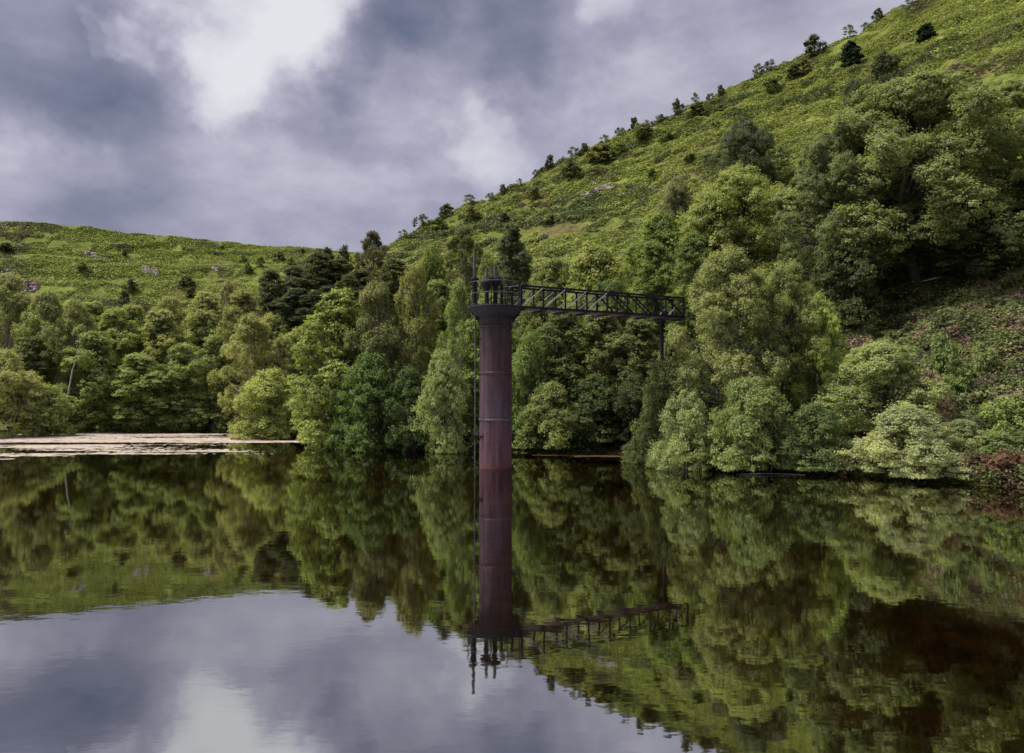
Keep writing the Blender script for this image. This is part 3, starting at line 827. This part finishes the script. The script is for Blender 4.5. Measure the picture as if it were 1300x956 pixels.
ORD = ['lowest', 'second', 'third', 'fourth', 'fifth', 'sixth', 'seventh', 'eighth', 'ninth', 'tenth', 'eleventh',
       'twelfth', 'thirteenth', 'fourteenth', 'fifteenth', 'sixteenth', 'seventeenth', 'eighteenth', 'nineteenth',
       'twentieth', 'twenty-first', 'twenty-second', 'twenty-third', 'twenty-fourth', 'twenty-fifth', 'twenty-sixth', 'twenty-seventh', 'twenty-eighth']
def thorn(px, ybase, w, h, D, tint, label, name='hawthorn_bush', group=None, kind='thorn', cat='bush'):
    v = V[kind][tree_n[0] % len(V[kind])]; tree_n[0] += 1
    if kind == 'thorn' and group == 'hawthorns along the skyline of the right hill':
        w *= .85; h *= .9
        if tree_n[0] % 3: v = V['windthorn'][tree_n[0] % 3]
    x = (px - 650) / F * D / CP
    zg = float(height(np.array([x]), np.array([D]))[0])
    mw = w / F * D; mh = h / F * D
    root = empty(name, (x, D, zg - .15 * mh * .3), rnd.uniform(0, 6.28))
    root.scale = (mw / v['W'],) * 2 + (mh / v['H'] * 1.05,)
    tag(root, label, cat, group)
    link('trunk', v['trunk'], root); c = link('crown', v['crown'], root)
    k = rnd.uniform(.85, 1.15)
    c.color = (tint[0] * k, tint[1] * k, tint[2] * k, 1)

TD = (.085, .088, .045); TB = (.15, .14, .06); TG = (.12, .15, .05)
sky_row = [(512, 22, 16), (535, 30, 20), (566, 28, 20), (597, 26, 14), (622, 16, 10), (638, 17, 15), (660, 13, 10), (681, 14, 13), (699, 18, 17),
           (716, 12, 9), (731, 24, 16), (743, 15, 17), (770, 20, 12), (789, 20, 14), (808, 20, 20), (824, 14, 12), (843, 20, 14), (864, 20, 20),
           (888, 18, 18), (906, 16, 13), (920, 16, 16), (968, 24, 20), (984, 24, 20), (1044, 40, 26), (1090, 24, 18), (1111, 15, 12), (1128, 20, 20), (1173, 26, 14)]
for i, (px, w, h) in enumerate(sky_row):
    D = ridge_D(px, RR) - 3
    thorn(px, 0, w, h * 1.15, D + 2, TD if i % 3 else TB,
          '%s hawthorn uphill on the skyline of the right hill' % ORD[i],
          group='hawthorns along the skyline of the right hill')
slope = [(557, 296, 26, 20, TG, 'green-brown bush below the lower skyline of the right hill, leftmost on the slope'),
         (596, 283, 26, 20, TB, 'brown bush below the lower skyline straight above the olive-brown birch'),
         (640, 288, 18, 16, (.07,.05,.035), 'small reddish-brown bush on the slope above the grey-green round tree'),
         (678, 256, 24, 18, TB, 'brown bush on the slope one third up the skyline'),
         (727, 226, 34, 20, (.07,.07,.03), 'wide olive-brown bush under the skyline thorns, above the tawny outcrop'),
         (768, 205, 42, 22, TB, 'widest brown bush just under the middle of the skyline'),
         (790, 196, 26, 16, TG, 'green bush touching the right end of the widest brown bush'),
         (818, 178, 40, 20, TB, 'brown bush under the middle skyline, right of the widest one'),
         (850, 180, 24, 16, TG, 'small green bush under the middle skyline'),
         (890, 150, 34, 22, (.075,.07,.03), 'olive-brown bush under the skyline left of the weeping birch'),
         (919, 140, 24, 12, TB, 'low brown bush directly left of the weeping birch top'),
         (988, 116, 32, 20, TG, 'green bush below the pair of skyline thorns, right of the weeping birch'),
         (1016, 96, 24, 20, (.08,.085,.04), 'pale olive bush below the skyline between thorn pair and large brown bush'),
         (1030, 88, 26, 18, TB, 'brown bush leaning on the lower side of the large skyline bush'),
         (830, 225, 20, 12, TG, 'small green bush on the open slope right of the tawny outcrop'),
         (880, 205, 22, 12, TG, 'small green bush on the open slope left of the weeping birch'),
         (700, 285, 22, 12, TB, 'small brown bush in the middle of the open slope above the footbridge'),
         (1100, 116, 20, 16, TG, 'small dark bush just below the dark evergreen')]
for px, yb, w, h, tn, lb in slope:
    D = find_ground(px, yb) or ridge_D(px, RR) - 4
    thorn(px, 0, w, h, D, tn, lb, group='bushes scattered on the right hill')
for px, yb, w, h, lb in [(1090, 84, 34, 34, 'round dark evergreen bush on the upper slope below the skyline'),
                         (1190, 44, 28, 24, 'round dark evergreen bush near the top right corner')]:
    D = find_ground(px, yb) or 140
    thorn(px, 0, w, h, D, (.022, .04, .018), lb, 'evergreen_bush', 'evergreens on the right hill', 'round')
left = [(155, 390, 14, 22, TD, 'tall narrow dark bush on the lower slope of the left hill'),
        (163, 372, 18, 16, TD, 'round dark bush leaning on the top of the tall narrow one on the left hill'),
        (155, 327, 9, 10, TD, 'tiny dark bush high on the left hill straight above the tall narrow one'),
        (234, 364, 22, 14, (.07,.055,.04), 'upper bush of the brownish pair on the left hill'),
        (241, 378, 20, 12, TD, 'lower bush of the dark pair on the left hill'),
        (101, 342, 18, 10, TB, 'brown bush on the left hill near the pale rocks'),
        (307, 334, 12, 9, TG, 'small green bush right of centre on the left hill, highest of four'),
        (312, 346, 16, 12, TG, 'small green bush on the left hill, directly under its highest neighbour'),
        (328, 340, 13, 13, TG, 'small round bush on the left hill left of the darkest one'),
        (353, 332, 14, 12, TD, 'small darkest bush near the right end of the left hill'),
        (368, 338, 12, 11, TG, 'rightmost small bush on the face of the left hill'),
        (279, 316, 6, 4, TD, 'tiny bush just under the crest of the left hill'),
        (3, 318, 22, 12, TD, 'dark bush at the left edge on the left hill'),
        (50, 386, 18, 12, TB, 'brown bush low on the left hill behind the wood')]
for px, yb, w, h, tn, lb in left:
    D = find_ground(px, yb, 92, 220) or 130
    thorn(px, 0, w, h, D, tn, lb, group='bushes scattered on the left hill')
for px, w, h, lb in [(382, 9, 6, 'small dark bush on the crest of the left hill, the left one'), (405, 7, 6, 'small dark bush on the crest of the left hill, the right one')]:
    thorn(px, 0, w, h, ridge_D(px, LR) - 2, TD, lb, group='bushes on the crest of the left hill')

# ------------------------------------------------------------------ rocks in the hillsides
def outcrop(px, py, w, h, label, seed, lo=60):
    D = find_ground(px, py, lo) or 140
    x = (px - 650) / F * D / CP
    rs = np.random.RandomState(seed)
    mw = w / F * D; mh = h / F * D
    mb = MB()
    for k in range(9):
        cx = x + rs.uniform(-.5, .5) * mw; 
        cy = D + rs.uniform(-.5, .5) * mh * 1.6 + (cx - x) * -.2
        cz = float(height(np.array([cx]), np.array([cy]))[0])
        sx_, sy_, sz_ = rs.uniform(.12, .3) * mw, rs.uniform(.3, .7) * mh, rs.uniform(.2, .4) * mh
        n, m = 9, 5
        vs = []; fs = []
        for i in range(m + 1):
            th = math.pi * .5 * i / m
            for j in range(n):
                ph = 2 * math.pi * j / n
                q = 1 + rs.uniform(-.22, .22)
                vs.append((cx + sx_ * math.cos(th) * math.cos(ph) * q, cy + sy_ * math.cos(th) * math.sin(ph) * q, cz - .3 + (sz_ + .3) * math.sin(th) * q))
        for i in range(m):
            for j in range(n):
                fs.append((i * n + j, i * n + (j + 1) % n, (i + 1) * n + (j + 1) % n, (i + 1) * n + j))
        mb.add(vs, fs)
    tag(mb.build('rock_outcrop', M_ROCK), label, 'rocks', 'rock outcrops in the hillsides')
outcrop(768, 240, 46, 12, 'tawny purple outcrop in the middle of the right hill above the footbridge', 1)
outcrop(735, 254, 10, 5, 'small pale boulder below the tawny outcrop', 2)
outcrop(38, 366, 22, 16, 'pale pinkish rocks on the left hill low near the left edge', 3, 92)
outcrop(8, 352, 18, 12, 'pinkish rocks at the left edge of the left hill', 4, 92)
outcrop(56, 380, 18, 8, 'small rocks on the left hill just above the wood', 5, 92)
outcrop(110, 326, 18, 8, 'grey rocks high on the left hill', 6, 92)
outcrop(188, 344, 22, 7, 'grey-brown rocks in the middle of the left hill', 7, 92)
outcrop(275, 344, 16, 6, 'low rocks on the right half of the left hill', 8, 92)
outcrop(1285, 62, 34, 7, 'bare reddish scar near the top right edge of the right hill', 9)

# ------------------------------------------------------------------ ground cover (uncountable)
def scatter(name, label, cat, n, azr, rfun, size, hmax, mat, seed, clump=.5, cscale=.7, up=.8, aspect=.5, drop=.42, bands=False, base_h=0., stripes=None, rn=.42):
    rs = np.random.RandomState(seed)
    az = rs.uniform(azr[0], azr[1], n); 
    r = rfun(az, rs.rand(n))
    x = r * np.sin(az); y = r * np.cos(az)
    dn = fbm(x * cscale, y * cscale, seed + 1, 2)
    if bands:
        h0 = height(x, y, False)
        dn = .5 * dn + .5 * fbm(h0 * .7 + 5 * fbm(x * .04, y * .04, 9, 2), x * .14 + y * .10, seed + 2, 2) + .12 * (fbm(x * .08, y * .08, seed + 4, 3) - .5)
    if stripes:
        h0 = height(x, y, False)
        st = vnoise(h0 * stripes[0] + 4 * fbm(x * .05, y * .05, 19, 2) + 1.2 * fbm(x * .4, y * .4, 29, 2), x * .05 + y * .03, seed + 7)
        dn = st * .62 + .38 * fbm(x * .35, y * .35, seed + 9, 3) + stripes[1] * (fbm(x * .03, y * .03, seed + 11, 2) - .5)
    keep = dn > drop
    x, y, dn, r = x[keep], y[keep], dn[keep], r[keep]
    z = height(x, y)
    m = z > .03
    x, y, z, dn, r = x[m], y[m], z[m], dn[m], r[m]
    z = z + hmax * (.12 + sstep(drop - .02, drop + .20, dn)) * (base_h + (1 - base_h) * rs.rand(len(x)))
    Cn = np.stack([x, y, z], 1)
    Nn = rs.normal(size=Cn.shape) * rn + np.array([0, -.15, up]); Nn /= np.linalg.norm(Nn, axis=1, keepdims=True)
    sz = size(r)
    P = leaf_quads(rs, Cn, Nn, 1.0, aspect).reshape(-1, 4, 3)
    P = Cn[:, None, :] + (P - Cn[:, None, :]) * sz[:, None, None]
    me = mesh_np(name, P.reshape(-1, 3), np.arange(len(P) * 4).reshape(-1, 4), [mat])
    return tag(link(name, me), label, cat, kind='stuff')

def r_right(az, u):
    r0 = np.interp(az, SH_AZ, SH_R); r1 = np.interp(az, RR[0], RR[1])
    a = np.interp(np.degrees(az), [-10, 5, 20, 32], [85, 72, 66, 62])
    return a + (r1 + 2 - a) * u ** .85
scatter('bracken', 'bright green bracken covering the right hillside in hummocks', 'bracken', 600000, (R(-10), R(37)), r_right,
        lambda r: .04 + r * .0010, .55, M_BRACKEN, 301, drop=.40, cscale=.5, bands=True, base_h=.7, rn=.30)
def r_left(az, u):
    r1 = np.interp(az, LR[0], LR[1])
    return 97 + (r1 + 2 - 97) * u ** .8
scatter('bracken', 'bright green bracken and grass covering the far left hill', 'bracken', 360000, (R(-34), R(-10)), r_left,
        lambda r: .05 + r * .0008, .15, M_BRACKEN2, 302, drop=.375, cscale=.5, bands=True, base_h=.7, rn=.25)
M_HEATHER = patch_leaf_material("heather_bands", [(.35, (.10, .085, .045)), (.48, (.085, .11, .035)), (.6, (.12, .145, .04)), (.7, (.14, .10, .06))], .15)
scatter('heather', 'dark heather and bilberry running in bands across the right hillside', 'heather', 420000, (R(-10), R(37)), r_right,
        lambda r: .04 + r * .0011, .75, M_HEATHER, 311, drop=.615, base_h=.55, stripes=(1.15, .22))
scatter('heather', 'dark heather and bilberry in thin bands across the left hill', 'heather', 260000, (R(-34), R(-10)), r_left,
        lambda r: .04 + r * .0010, .22, M_HEATHER, 312, drop=.64, base_h=.55, stripes=(1.3, .22))
def r_bank(az, u):
    r0 = np.interp(az, SH_AZ, SH_R)
    return r0 - .3 + 30 * u
scatter('bank_plants', 'low brambles, bracken and heather matting the right bank', 'ground cover', 320000, (R(19), R(36)), r_bank,
        lambda r: .035 + r * .0012, .55, M_HEATH, 303, drop=.28, cscale=1.2)
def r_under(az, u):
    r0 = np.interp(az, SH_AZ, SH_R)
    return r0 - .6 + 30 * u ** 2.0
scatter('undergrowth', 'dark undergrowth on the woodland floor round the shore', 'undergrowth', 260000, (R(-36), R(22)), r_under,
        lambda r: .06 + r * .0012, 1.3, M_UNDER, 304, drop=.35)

# ------------------------------------------------------------------ fallen wood
def log(name, pts, r, label, mat=M_PALE):
    mb = MB(); mb.tube(pts, r, 7); tag(mb.build(name, mat), label, 'branch')
u_, y_, z_ = ray(935, 603); k_ = CAMZ / -z_
log('floating_branch', [(u_ * k_, y_ * k_, .03), (u_ * k_ + 1.6, y_ * k_ + .1, .06), (u_ * k_ + 3.3, y_ * k_ - .1, .02)], [.012, .02, .01],
    'thin branch floating at the foot of the willow bushes', M_BARK)
bx, by, bz = at(1200, 394, 57)
bz = float(height(np.array([bx]), np.array([by]))[0])
log('fallen_bough', [(bx - 1.5, by, bz + .25), (bx, by + .3, bz + .6), (bx + 1.8, by, bz + .35), (bx + 3.6, by + .3, bz + .55)], [.05, .1, .08, .04],
    'pale fallen bough lying in the shade under the great oak')

# ------------------------------------------------------------------ valve tower
TX, TY = (629.3 - 650) / F * 42.8, 42.8
def zat(py, D): return at(650, py, D)[2]
RC = 20.8 / F * 42
tower = tag(empty('valve_tower', (TX, TY, 0)), 'round rusty maroon iron valve tower standing in the water with dark flared top', 'valve tower')
ZP = zat(388, 42)              # platform floor
ZN = zat(401, 42)              # neck
# column with flange rings
b = MB().lathe([(RC, -2.2), (RC, ZN)], n=64)
column = b.build('column', M_TOWER, tower)
for i, py in enumerate((413, 473, 533)):
    z = zat(py, 42)
    b = MB().lathe([(RC + .002, z - .05), (RC + .05, z - .045), (RC + .055, z), (RC + .05, z + .04), (RC + .002, z + .05)], n=64)
    for k in range(28):
        t = 2 * math.pi * k / 28
        b.tube([(math.cos(t) * (RC + .03), math.sin(t) * (RC + .03), z - .075), (math.cos(t) * (RC + .03), math.sin(t) * (RC + .03), z + .07)], .016, 6)
    b.build('flange', M_GREYIRON if i == 2 else M_TOWER, column)
RP = 1.50
b = MB().lathe([(RC - .01, ZN - .15), (RC + .03, ZN - .12), (RC + .04, ZN), (RC + .22, ZN + .12), (RP - .24, ZP - .30), (RP - .03, ZP - .13), (RP, ZP - .11),
                (RP, ZP), (RP - .05, ZP + .015), (0.01, ZP + .015)], n=64)
b.build('flared_head', M_DARKIRON, tower)
for k in range(4):
    b = MB()
    t = math.pi * k / 2 + .1
    c, s_ = math.cos(t), math.sin(t)
    b.add([(c * (RC + .02) - s_ * .02, s_ * (RC + .02) + c * .02, ZN - .35), (c * (RP - .12) - s_ * .02, s_ * (RP - .12) + c * .02, ZP - .2), (c * (RC + .02) - s_ * .02, s_ * (RC + .02) + c * .02, ZP - .2),
           (c * (RC + .02) + s_ * .02, s_ * (RC + .02) - c * .02, ZN - .35), (c * (RP - .12) + s_ * .02, s_ * (RP - .12) - c * .02, ZP - .2), (c * (RC + .02) + s_ * .02, s_ * (RC + .02) - c * .02, ZP - .2)],
          [(0, 1, 2), (5, 4, 3), (0, 3, 4, 1), (1, 4, 5, 2), (2, 5, 3, 0)])
    b.build('head_bracket', M_DARKIRON, tower)

def loc(px, D, py):           # tower-local position of a photo pixel
    x, y, z = at(px, py, D); return x - TX, y - TY, z
# valve headstocks: hollow pillar, bevel drum, cap and rising spindle
def headstock(px, D, y_top, y_drum0, y_drum1, wdrum, wpil, label, base_y=386):
    x, y, z0 = loc(px, D, base_y); z0 = ZP + .015
    m = F / D
    zt = zat(y_top, D); zd0 = zat(y_drum0, D); zd1 = zat(y_drum1, D)
    rp = wpil / 2 / m; rd = wdrum / 2 / m
    b = MB().lathe([(rp * 1.7, 0), (rp * 1.7, .05), (rp * 1.15, .09), (rp, .16), (rp * .95, zd1 - z0 - .1), (rp * 1.1, zd1 - z0)], (x, y, z0), 20)
    for k in range(6):
        t = k * math.pi / 3
        b.tube([(x + math.cos(t) * rp * 1.45, y + math.sin(t) * rp * 1.45, z0 + .04), (x + math.cos(t) * rp * 1.45, y + math.sin(t) * rp * 1.45, z0 + .08)], .018, 6)
    p = b.build('valve_pillar', M_GREYIRON if wpil > 7 else M_DARKIRON, tower)
    p['label'] = label
    h = zd0 - zd1
    MB().lathe([(rp, zd1), (rd * .7, zd1 + h * .18), (rd * .95, zd1 + h * .42), (rd, zd1 + h * .5), (rd, zd1 + h * .78), (rd * .72, zd1 + h * .8), (rd * .7, zd1 + h),
                (.02, zd1 + h + .01)], (x, y, 0), 24).build('gear_drum', M_DARKIRON, p)
    MB().tube([(x, y, zd1 + h), (x, y, zt)], 1.9 / m, 10).build('spindle', M_GREYIRON, p)
headstock(602.3, 42.3, 321, 352.5, 357, 11.5, 7.0, 'tallest pillar at the left with a long thin spindle')
headstock(618, 42.1, 340, 353, 367, 15, 5.5, 'middle pillar with the lower gear drum')
headstock(628.8, 42.4, 336, 350.5, 363, 16, 6.0, 'right pillar with the higher gear drum')
x, y, z = loc(636.5, 43.2, 387)
MB().tube([(x, y, ZP), (x, y, zat(364, 43.2))], .085, 12).tube([(x, y, zat(366, 43.2)), (x, y, zat(363.5, 43.2))], .11, 12).build('short_post', M_DARKIRON, tower)

# railing round the platform
b = MB()
RRL = RP - .07
ang0 = math.atan2(-.2, 1); zr1 = zat(357.5, 42); zr2 = zat(372, 42)
arc = [R(a) for a in range(28, 331, 6)]
for zz in (zr1, zr2):
    pts = [(RRL * math.cos(a), RRL * math.sin(a), zz) for a in arc]
    b.tube(pts, .022, 6)
b.build('guard_rail', M_GREYIRON, tower)
for a in (30, 70, 110, 150, 190, 228, 262, 296, 330):
    MB().tube([(RRL * math.cos(R(a)), RRL * math.sin(R(a)), ZP), (RRL * math.cos(R(a)), RRL * math.sin(R(a)), zr1 + .01)], .024, 6).build('rail_post', M_DARKIRON, tower)

# rod running down outside the column
px_rod = 603.2
x, y, _ = loc(px_rod, 42.2, 500)
b = MB().tube([(x, y, -1.6), (x, y, ZP + .05)], .035, 8)
for py in (442, 519, 575):
    z = zat(py, 42.2); b.tube([(x, y, z - .09), (x, y, z + .09)], .055, 8)
rod = b.build('valve_rod', M_GREYIRON, tower)
z = zat(554.5, 42.2)
b = MB().bar((x - .05, y, z + .03), (x + .45, y + .12, z + .03), .16, .04).bar((x + .3, y + .1, z), (x + .22, y + .1, z - .22), .06, .06)
b.bar((x - .09, y, z), (x + .09, y, z), .12, .12)
b.build('rod_bracket', M_DARKIRON, tower)
z = zat(430, 42.2)
MB().bar((x, y, z), (x + .3, y + .2, z), .08, .05).build('rod_bracket', M_DARKIRON, tower)

# ------------------------------------------------------------------ lattice footbridge
A = Vector((at(655, 390, 42.9)[0], 42.9, 0)); B = Vector((at(861, 390, 48.6)[0], 48.6, 0))
du = (B - A).normalized(); L_ = (B - A).length
perp = Vector((du.y, -du.x, 0))        # towards the camera
if perp.y > 0: perp = -perp
ZF = ZP - .03; ZT = ZF + 1.16; HWD = .50
bridge = tag(empty('footbridge', (A.x, A.y, 0), math.atan2(du.y, du.x)), 'narrow lattice girder iron footbridge from the tower top to the wooded bank', 'footbridge')
def bl(t, side, z): return (t, side, z)       # local frame: x along the bridge, y across (minus = camera side)
NP = 8
x0 = 0.0; pl = (L_) / NP
for side, nm in ((-1, 'near'), (1, 'far')):
    sy = side * HWD
    b = MB()
    b.bar((x0, sy, ZT), (L_, sy, ZT), .11, .10); b.bar((x0, sy, ZF + .02), (L_, sy, ZF + .02), .08, .12)
    ch = b.build('side_girder', M_DARKIRON, bridge)
    ch['label'] = '%s lattice side of the footbridge' % nm
    for k in range(NP + 1):
        b = MB()
        xx = min(max(x0 + k * pl, .04), L_ - .04)
        b.bar((xx, sy, ZF + .07), (xx, sy, ZT - .035), (.12 if k in (0, 4, 8) else .085), .06, (0, 1, 0))
        b.build('upright', M_DARKIRON, ch)
    for k in range(NP):
        b = MB(); b2 = MB()
        xa = x0 + k * pl + .05; xb = xa + pl - .1
        if k < 4: b2.bar((xa, sy + .055 * side, ZF + .08), (xb, sy + .055 * side, ZT - .05), .05, .02, (0, 1, 0))
        else: b.bar((xa, sy + .05 * side, ZT - .05), (xb, sy + .05 * side, ZF + .08), .095, .03, (0, 1, 0))
        if k in (7,): b2.bar((xa + .2, sy - .04 * side, ZF + .08), (xa + pl * .6, sy - .04 * side, ZT - .5), .04, .02, (0, 1, 0))
        if b.v: b.build('diagonal', M_DARKIRON, ch)
        if b2.v: b2.build('diagonal', M_BRIGHT, ch)['label'] = 'thin diagonal bar coloured pale for the light it catches'
b = MB()
npl = 62
for k in range(npl):
    xx = x0 - .1 + (L_ + .1) * (k + .5) / npl
    b.bar((xx, -HWD + .06, ZF - .055 + .004 * (k % 3)), (xx, HWD - .06, ZF - .055 + .004 * (k % 3)), (L_ / npl) * .94, .04)
b.build('deck', M_DECK, bridge)
for k in range(NP + 1):
    xx = min(max(x0 + k * pl, .1), L_ - .1)
    b = MB(); b.bar((xx, -HWD - .22, ZF - .13), (xx, HWD + .22, ZF - .13), .12, .10)
    b.build('cross_beam', M_DARKIRON, bridge)
# light hand rail linking platform and girder
b = MB()
for side in (-1, 1):
    b.tube([(-.42, side * .62, zr1 - .02), (.02, side * HWD, ZT - .03)], .02, 6)
    b.tube([(-.42, side * .62, zr2), (.02, side * HWD, ZF + .6)], .02, 6)
b.build('linking_rail', M_GREYIRON, bridge)
# pier under the far end
xs = (at(839.5, 410, 48)[0] - A.x) / du.x
gx = A + du * xs
zg = float(height(np.array([gx.x]), np.array([gx.y]))[0])
b = MB().tube([(xs, 0, zg - .4), (xs, 0, ZF - .2)], .115, 14)
b.tube([(xs, 0, ZF - .34), (xs, 0, ZF - .19)], [.14, .2], 14)
b.bar((xs, -HWD - .1, ZF - .2), (xs, HWD + .1, ZF - .2), .14, .04)
b.build('support_post', M_DARKIRON, bridge)
MB().tube([(L_ - .05, -HWD - .1, ZF - .95), (L_ - .05, -HWD - .1, ZF + .5)], .03, 6).build('hanging_rod', M_DARKIRON, bridge)

# ------------------------------------------------------------------ sky
SUN_EL, SUN_AZ = R(58), R(-88)       # azimuth measured from +Y (straight ahead) towards +X
w = bpy.data.worlds.new("World"); C.world = w; w.use_nodes = True
nt = w.node_tree; nt.nodes.clear()
wo = nt.nodes.new('ShaderNodeOutputWorld')
sky = N(nt, 'ShaderNodeTexSky'); sky.sky_type = 'NISHITA'; sky.sun_disc = False
sky.sun_elevation = SUN_EL; sky.sun_rotation = SUN_AZ
tc = N(nt, 'ShaderNodeTexCoord')
nrm = N(nt, 'ShaderNodeVectorMath', operation='NORMALIZE'); nt.links.new(tc.outputs['Generated'], nrm.inputs[0])
D_ = nrm.outputs[0]
# warp directions for ragged edges
nz = N(nt, 'ShaderNodeTexNoise'); nz.inputs['Scale'].default_value = 5.5; nz.inputs['Detail'].default_value = 8; nz.inputs['Roughness'].default_value = .6
nt.links.new(D_, nz.inputs['Vector'])
sub = N(nt, 'ShaderNodeVectorMath', operation='SUBTRACT'); sub.inputs[1].default_value = (.5, .5, .5); nt.links.new(nz.outputs['Color'], sub.inputs[0])
scl = N(nt, 'ShaderNodeVectorMath', operation='SCALE'); scl.inputs['Scale'].default_value = .22; nt.links.new(sub.outputs[0], scl.inputs[0])
add = N(nt, 'ShaderNodeVectorMath', operation='ADD'); nt.links.new(D_, add.inputs[0]); nt.links.new(scl.outputs[0], add.inputs[1])
wn = N(nt, 'ShaderNodeVectorMath', operation='NORMALIZE'); nt.links.new(add.outputs[0], wn.inputs[0])
def mth(op, a, b):
    n = N(nt, 'ShaderNodeMath', operation=op)
    for i, v in enumerate((a, b)):
        if isinstance(v, (int, float)): n.inputs[i].default_value = v
        else: nt.links.new(v, n.inputs[i])
    return n.outputs[0]
mpn = N(nt, 'ShaderNodeMapping'); mpn.inputs['Scale'].default_value = (1, 1, 2.4); nt.links.new(D_, mpn.inputs[0])
base = noise_n(nt, mpn.outputs[0], 3.6, 9, .56)
val = mth('MULTIPLY_ADD', base, .85)
nt.nodes[-1].inputs[2].default_value = .06
val = nt.nodes[-1].outputs[0]
mpf = N(nt, 'ShaderNodeMapping'); mpf.inputs['Scale'].default_value = (1, 1, 1.7); nt.links.new(D_, mpf.inputs[0])
fine_ = noise_n(nt, mpf.outputs[0], 11, 8, .6)
val = mth('ADD', val, mth('MULTIPLY', mth('SUBTRACT', fine_, .5), .30))
blobs = [  # px, py, outer degrees, inner degrees, amount
    (245, 85, 5, .3, .22), (330, 50, 6, .5, .22), (300, -20, 7, 2, .20), (385, 0, 5, .5, .18), (275, 112, 3.5, .3, .12),
    (615, 168, 3.6, .2, .12), (585, 140, 3, .2, .05), (820, 180, 6, .5, .10), (780, 0, 3, .3, .16), (25, 258, 5, .5, .14), (165, 80, 1.6, .1, .20), (125, 72, 1.2, .1, .12), (540, 45, 4, .5, .07),
    (600, -15, 9, 2, -.26), (500, 5, 4, .5, -.18), (430, 75, 3.5, .5, -.16), (50, 10, 12, 2, -.15), (150, 40, 4, 1, -.07), (720, 20, 7, 1, -.10), (450, 270, 9, 1, -.07),
    (500, 165, 5, 1, -.09), (60, 190, 10, 1, -.09), (400, 140, 4, .5, -.12), (690, 100, 6, 1, -.06), (200, 200, 9, 1, -.06), (20, 120, 6, 1, -.05)]
for px, py, ro, ri, am in blobs:
    d = Vector(ray(px, py)).normalized()
    dt = N(nt, 'ShaderNodeVectorMath', operation='DOT_PRODUCT'); nt.links.new(wn.outputs[0], dt.inputs[0]); dt.inputs[1].default_value = d
    mr = N(nt, 'ShaderNodeMapRange', interpolation_type='SMOOTHSTEP'); nt.links.new(dt.outputs['Value'], mr.inputs[0])
    mr.inputs['From Min'].default_value = math.cos(R(ro)); mr.inputs['From Max'].default_value = math.cos(R(ri))
    mr.inputs['To Min'].default_value = 0; mr.inputs['To Max'].default_value = am
    val = mth('ADD', val, mr.outputs[0])
ccol = ramp(nt, val, [(0.04, (.085, .098, .15)), (.25, (.155, .157, .22)), (.42, (.24, .233, .305)), (.58, (.345, .34, .405)), (.76, (.46, .465, .50)), (.95, (.53, .535, .56))])
# overcast: the cloud deck overhead is brighter than near the horizon
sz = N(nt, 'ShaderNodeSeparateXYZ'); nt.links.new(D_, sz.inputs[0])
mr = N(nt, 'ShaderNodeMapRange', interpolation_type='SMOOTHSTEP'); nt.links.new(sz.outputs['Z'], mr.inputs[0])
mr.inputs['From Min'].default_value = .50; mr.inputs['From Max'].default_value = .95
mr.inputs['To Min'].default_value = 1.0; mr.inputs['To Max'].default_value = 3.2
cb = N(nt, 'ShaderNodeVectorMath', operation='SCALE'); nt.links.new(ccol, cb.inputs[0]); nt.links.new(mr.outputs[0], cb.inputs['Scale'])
sb = N(nt, 'ShaderNodeBackground'); sb.inputs['Strength'].default_value = .08; nt.links.new(sky.outputs[0], sb.inputs['Color'])
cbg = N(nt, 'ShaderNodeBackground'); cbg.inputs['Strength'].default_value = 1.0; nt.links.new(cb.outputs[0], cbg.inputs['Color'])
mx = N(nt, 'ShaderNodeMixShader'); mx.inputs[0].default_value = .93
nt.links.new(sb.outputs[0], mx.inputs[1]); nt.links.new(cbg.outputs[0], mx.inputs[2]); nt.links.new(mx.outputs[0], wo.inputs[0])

sd = bpy.data.lights.new('sun', 'SUN'); sd.energy = 5.0; sd.angle = R(16); sd.color = (1.0, .96, .87)
so = bpy.data.objects.new('sun', sd); col.objects.link(so)
dirv = Vector((math.sin(SUN_AZ) * math.cos(SUN_EL), math.cos(SUN_AZ) * math.cos(SUN_EL), math.sin(SUN_EL)))
so.rotation_euler = dirv.to_track_quat('Z', 'Y').to_euler(); so.location = dirv * 200

C.view_settings.view_transform = 'Standard'; C.view_settings.look = 'None'
C.view_settings.exposure = 0.6; C.view_settings.gamma = 1.0
C.render.engine = 'CYCLES'
C.cycles.max_bounces = 6; C.cycles.transparent_max_bounces = 8
C.cycles.diffuse_bounces = 3; C.cycles.glossy_bounces = 3; C.cycles.transmission_bounces = 3
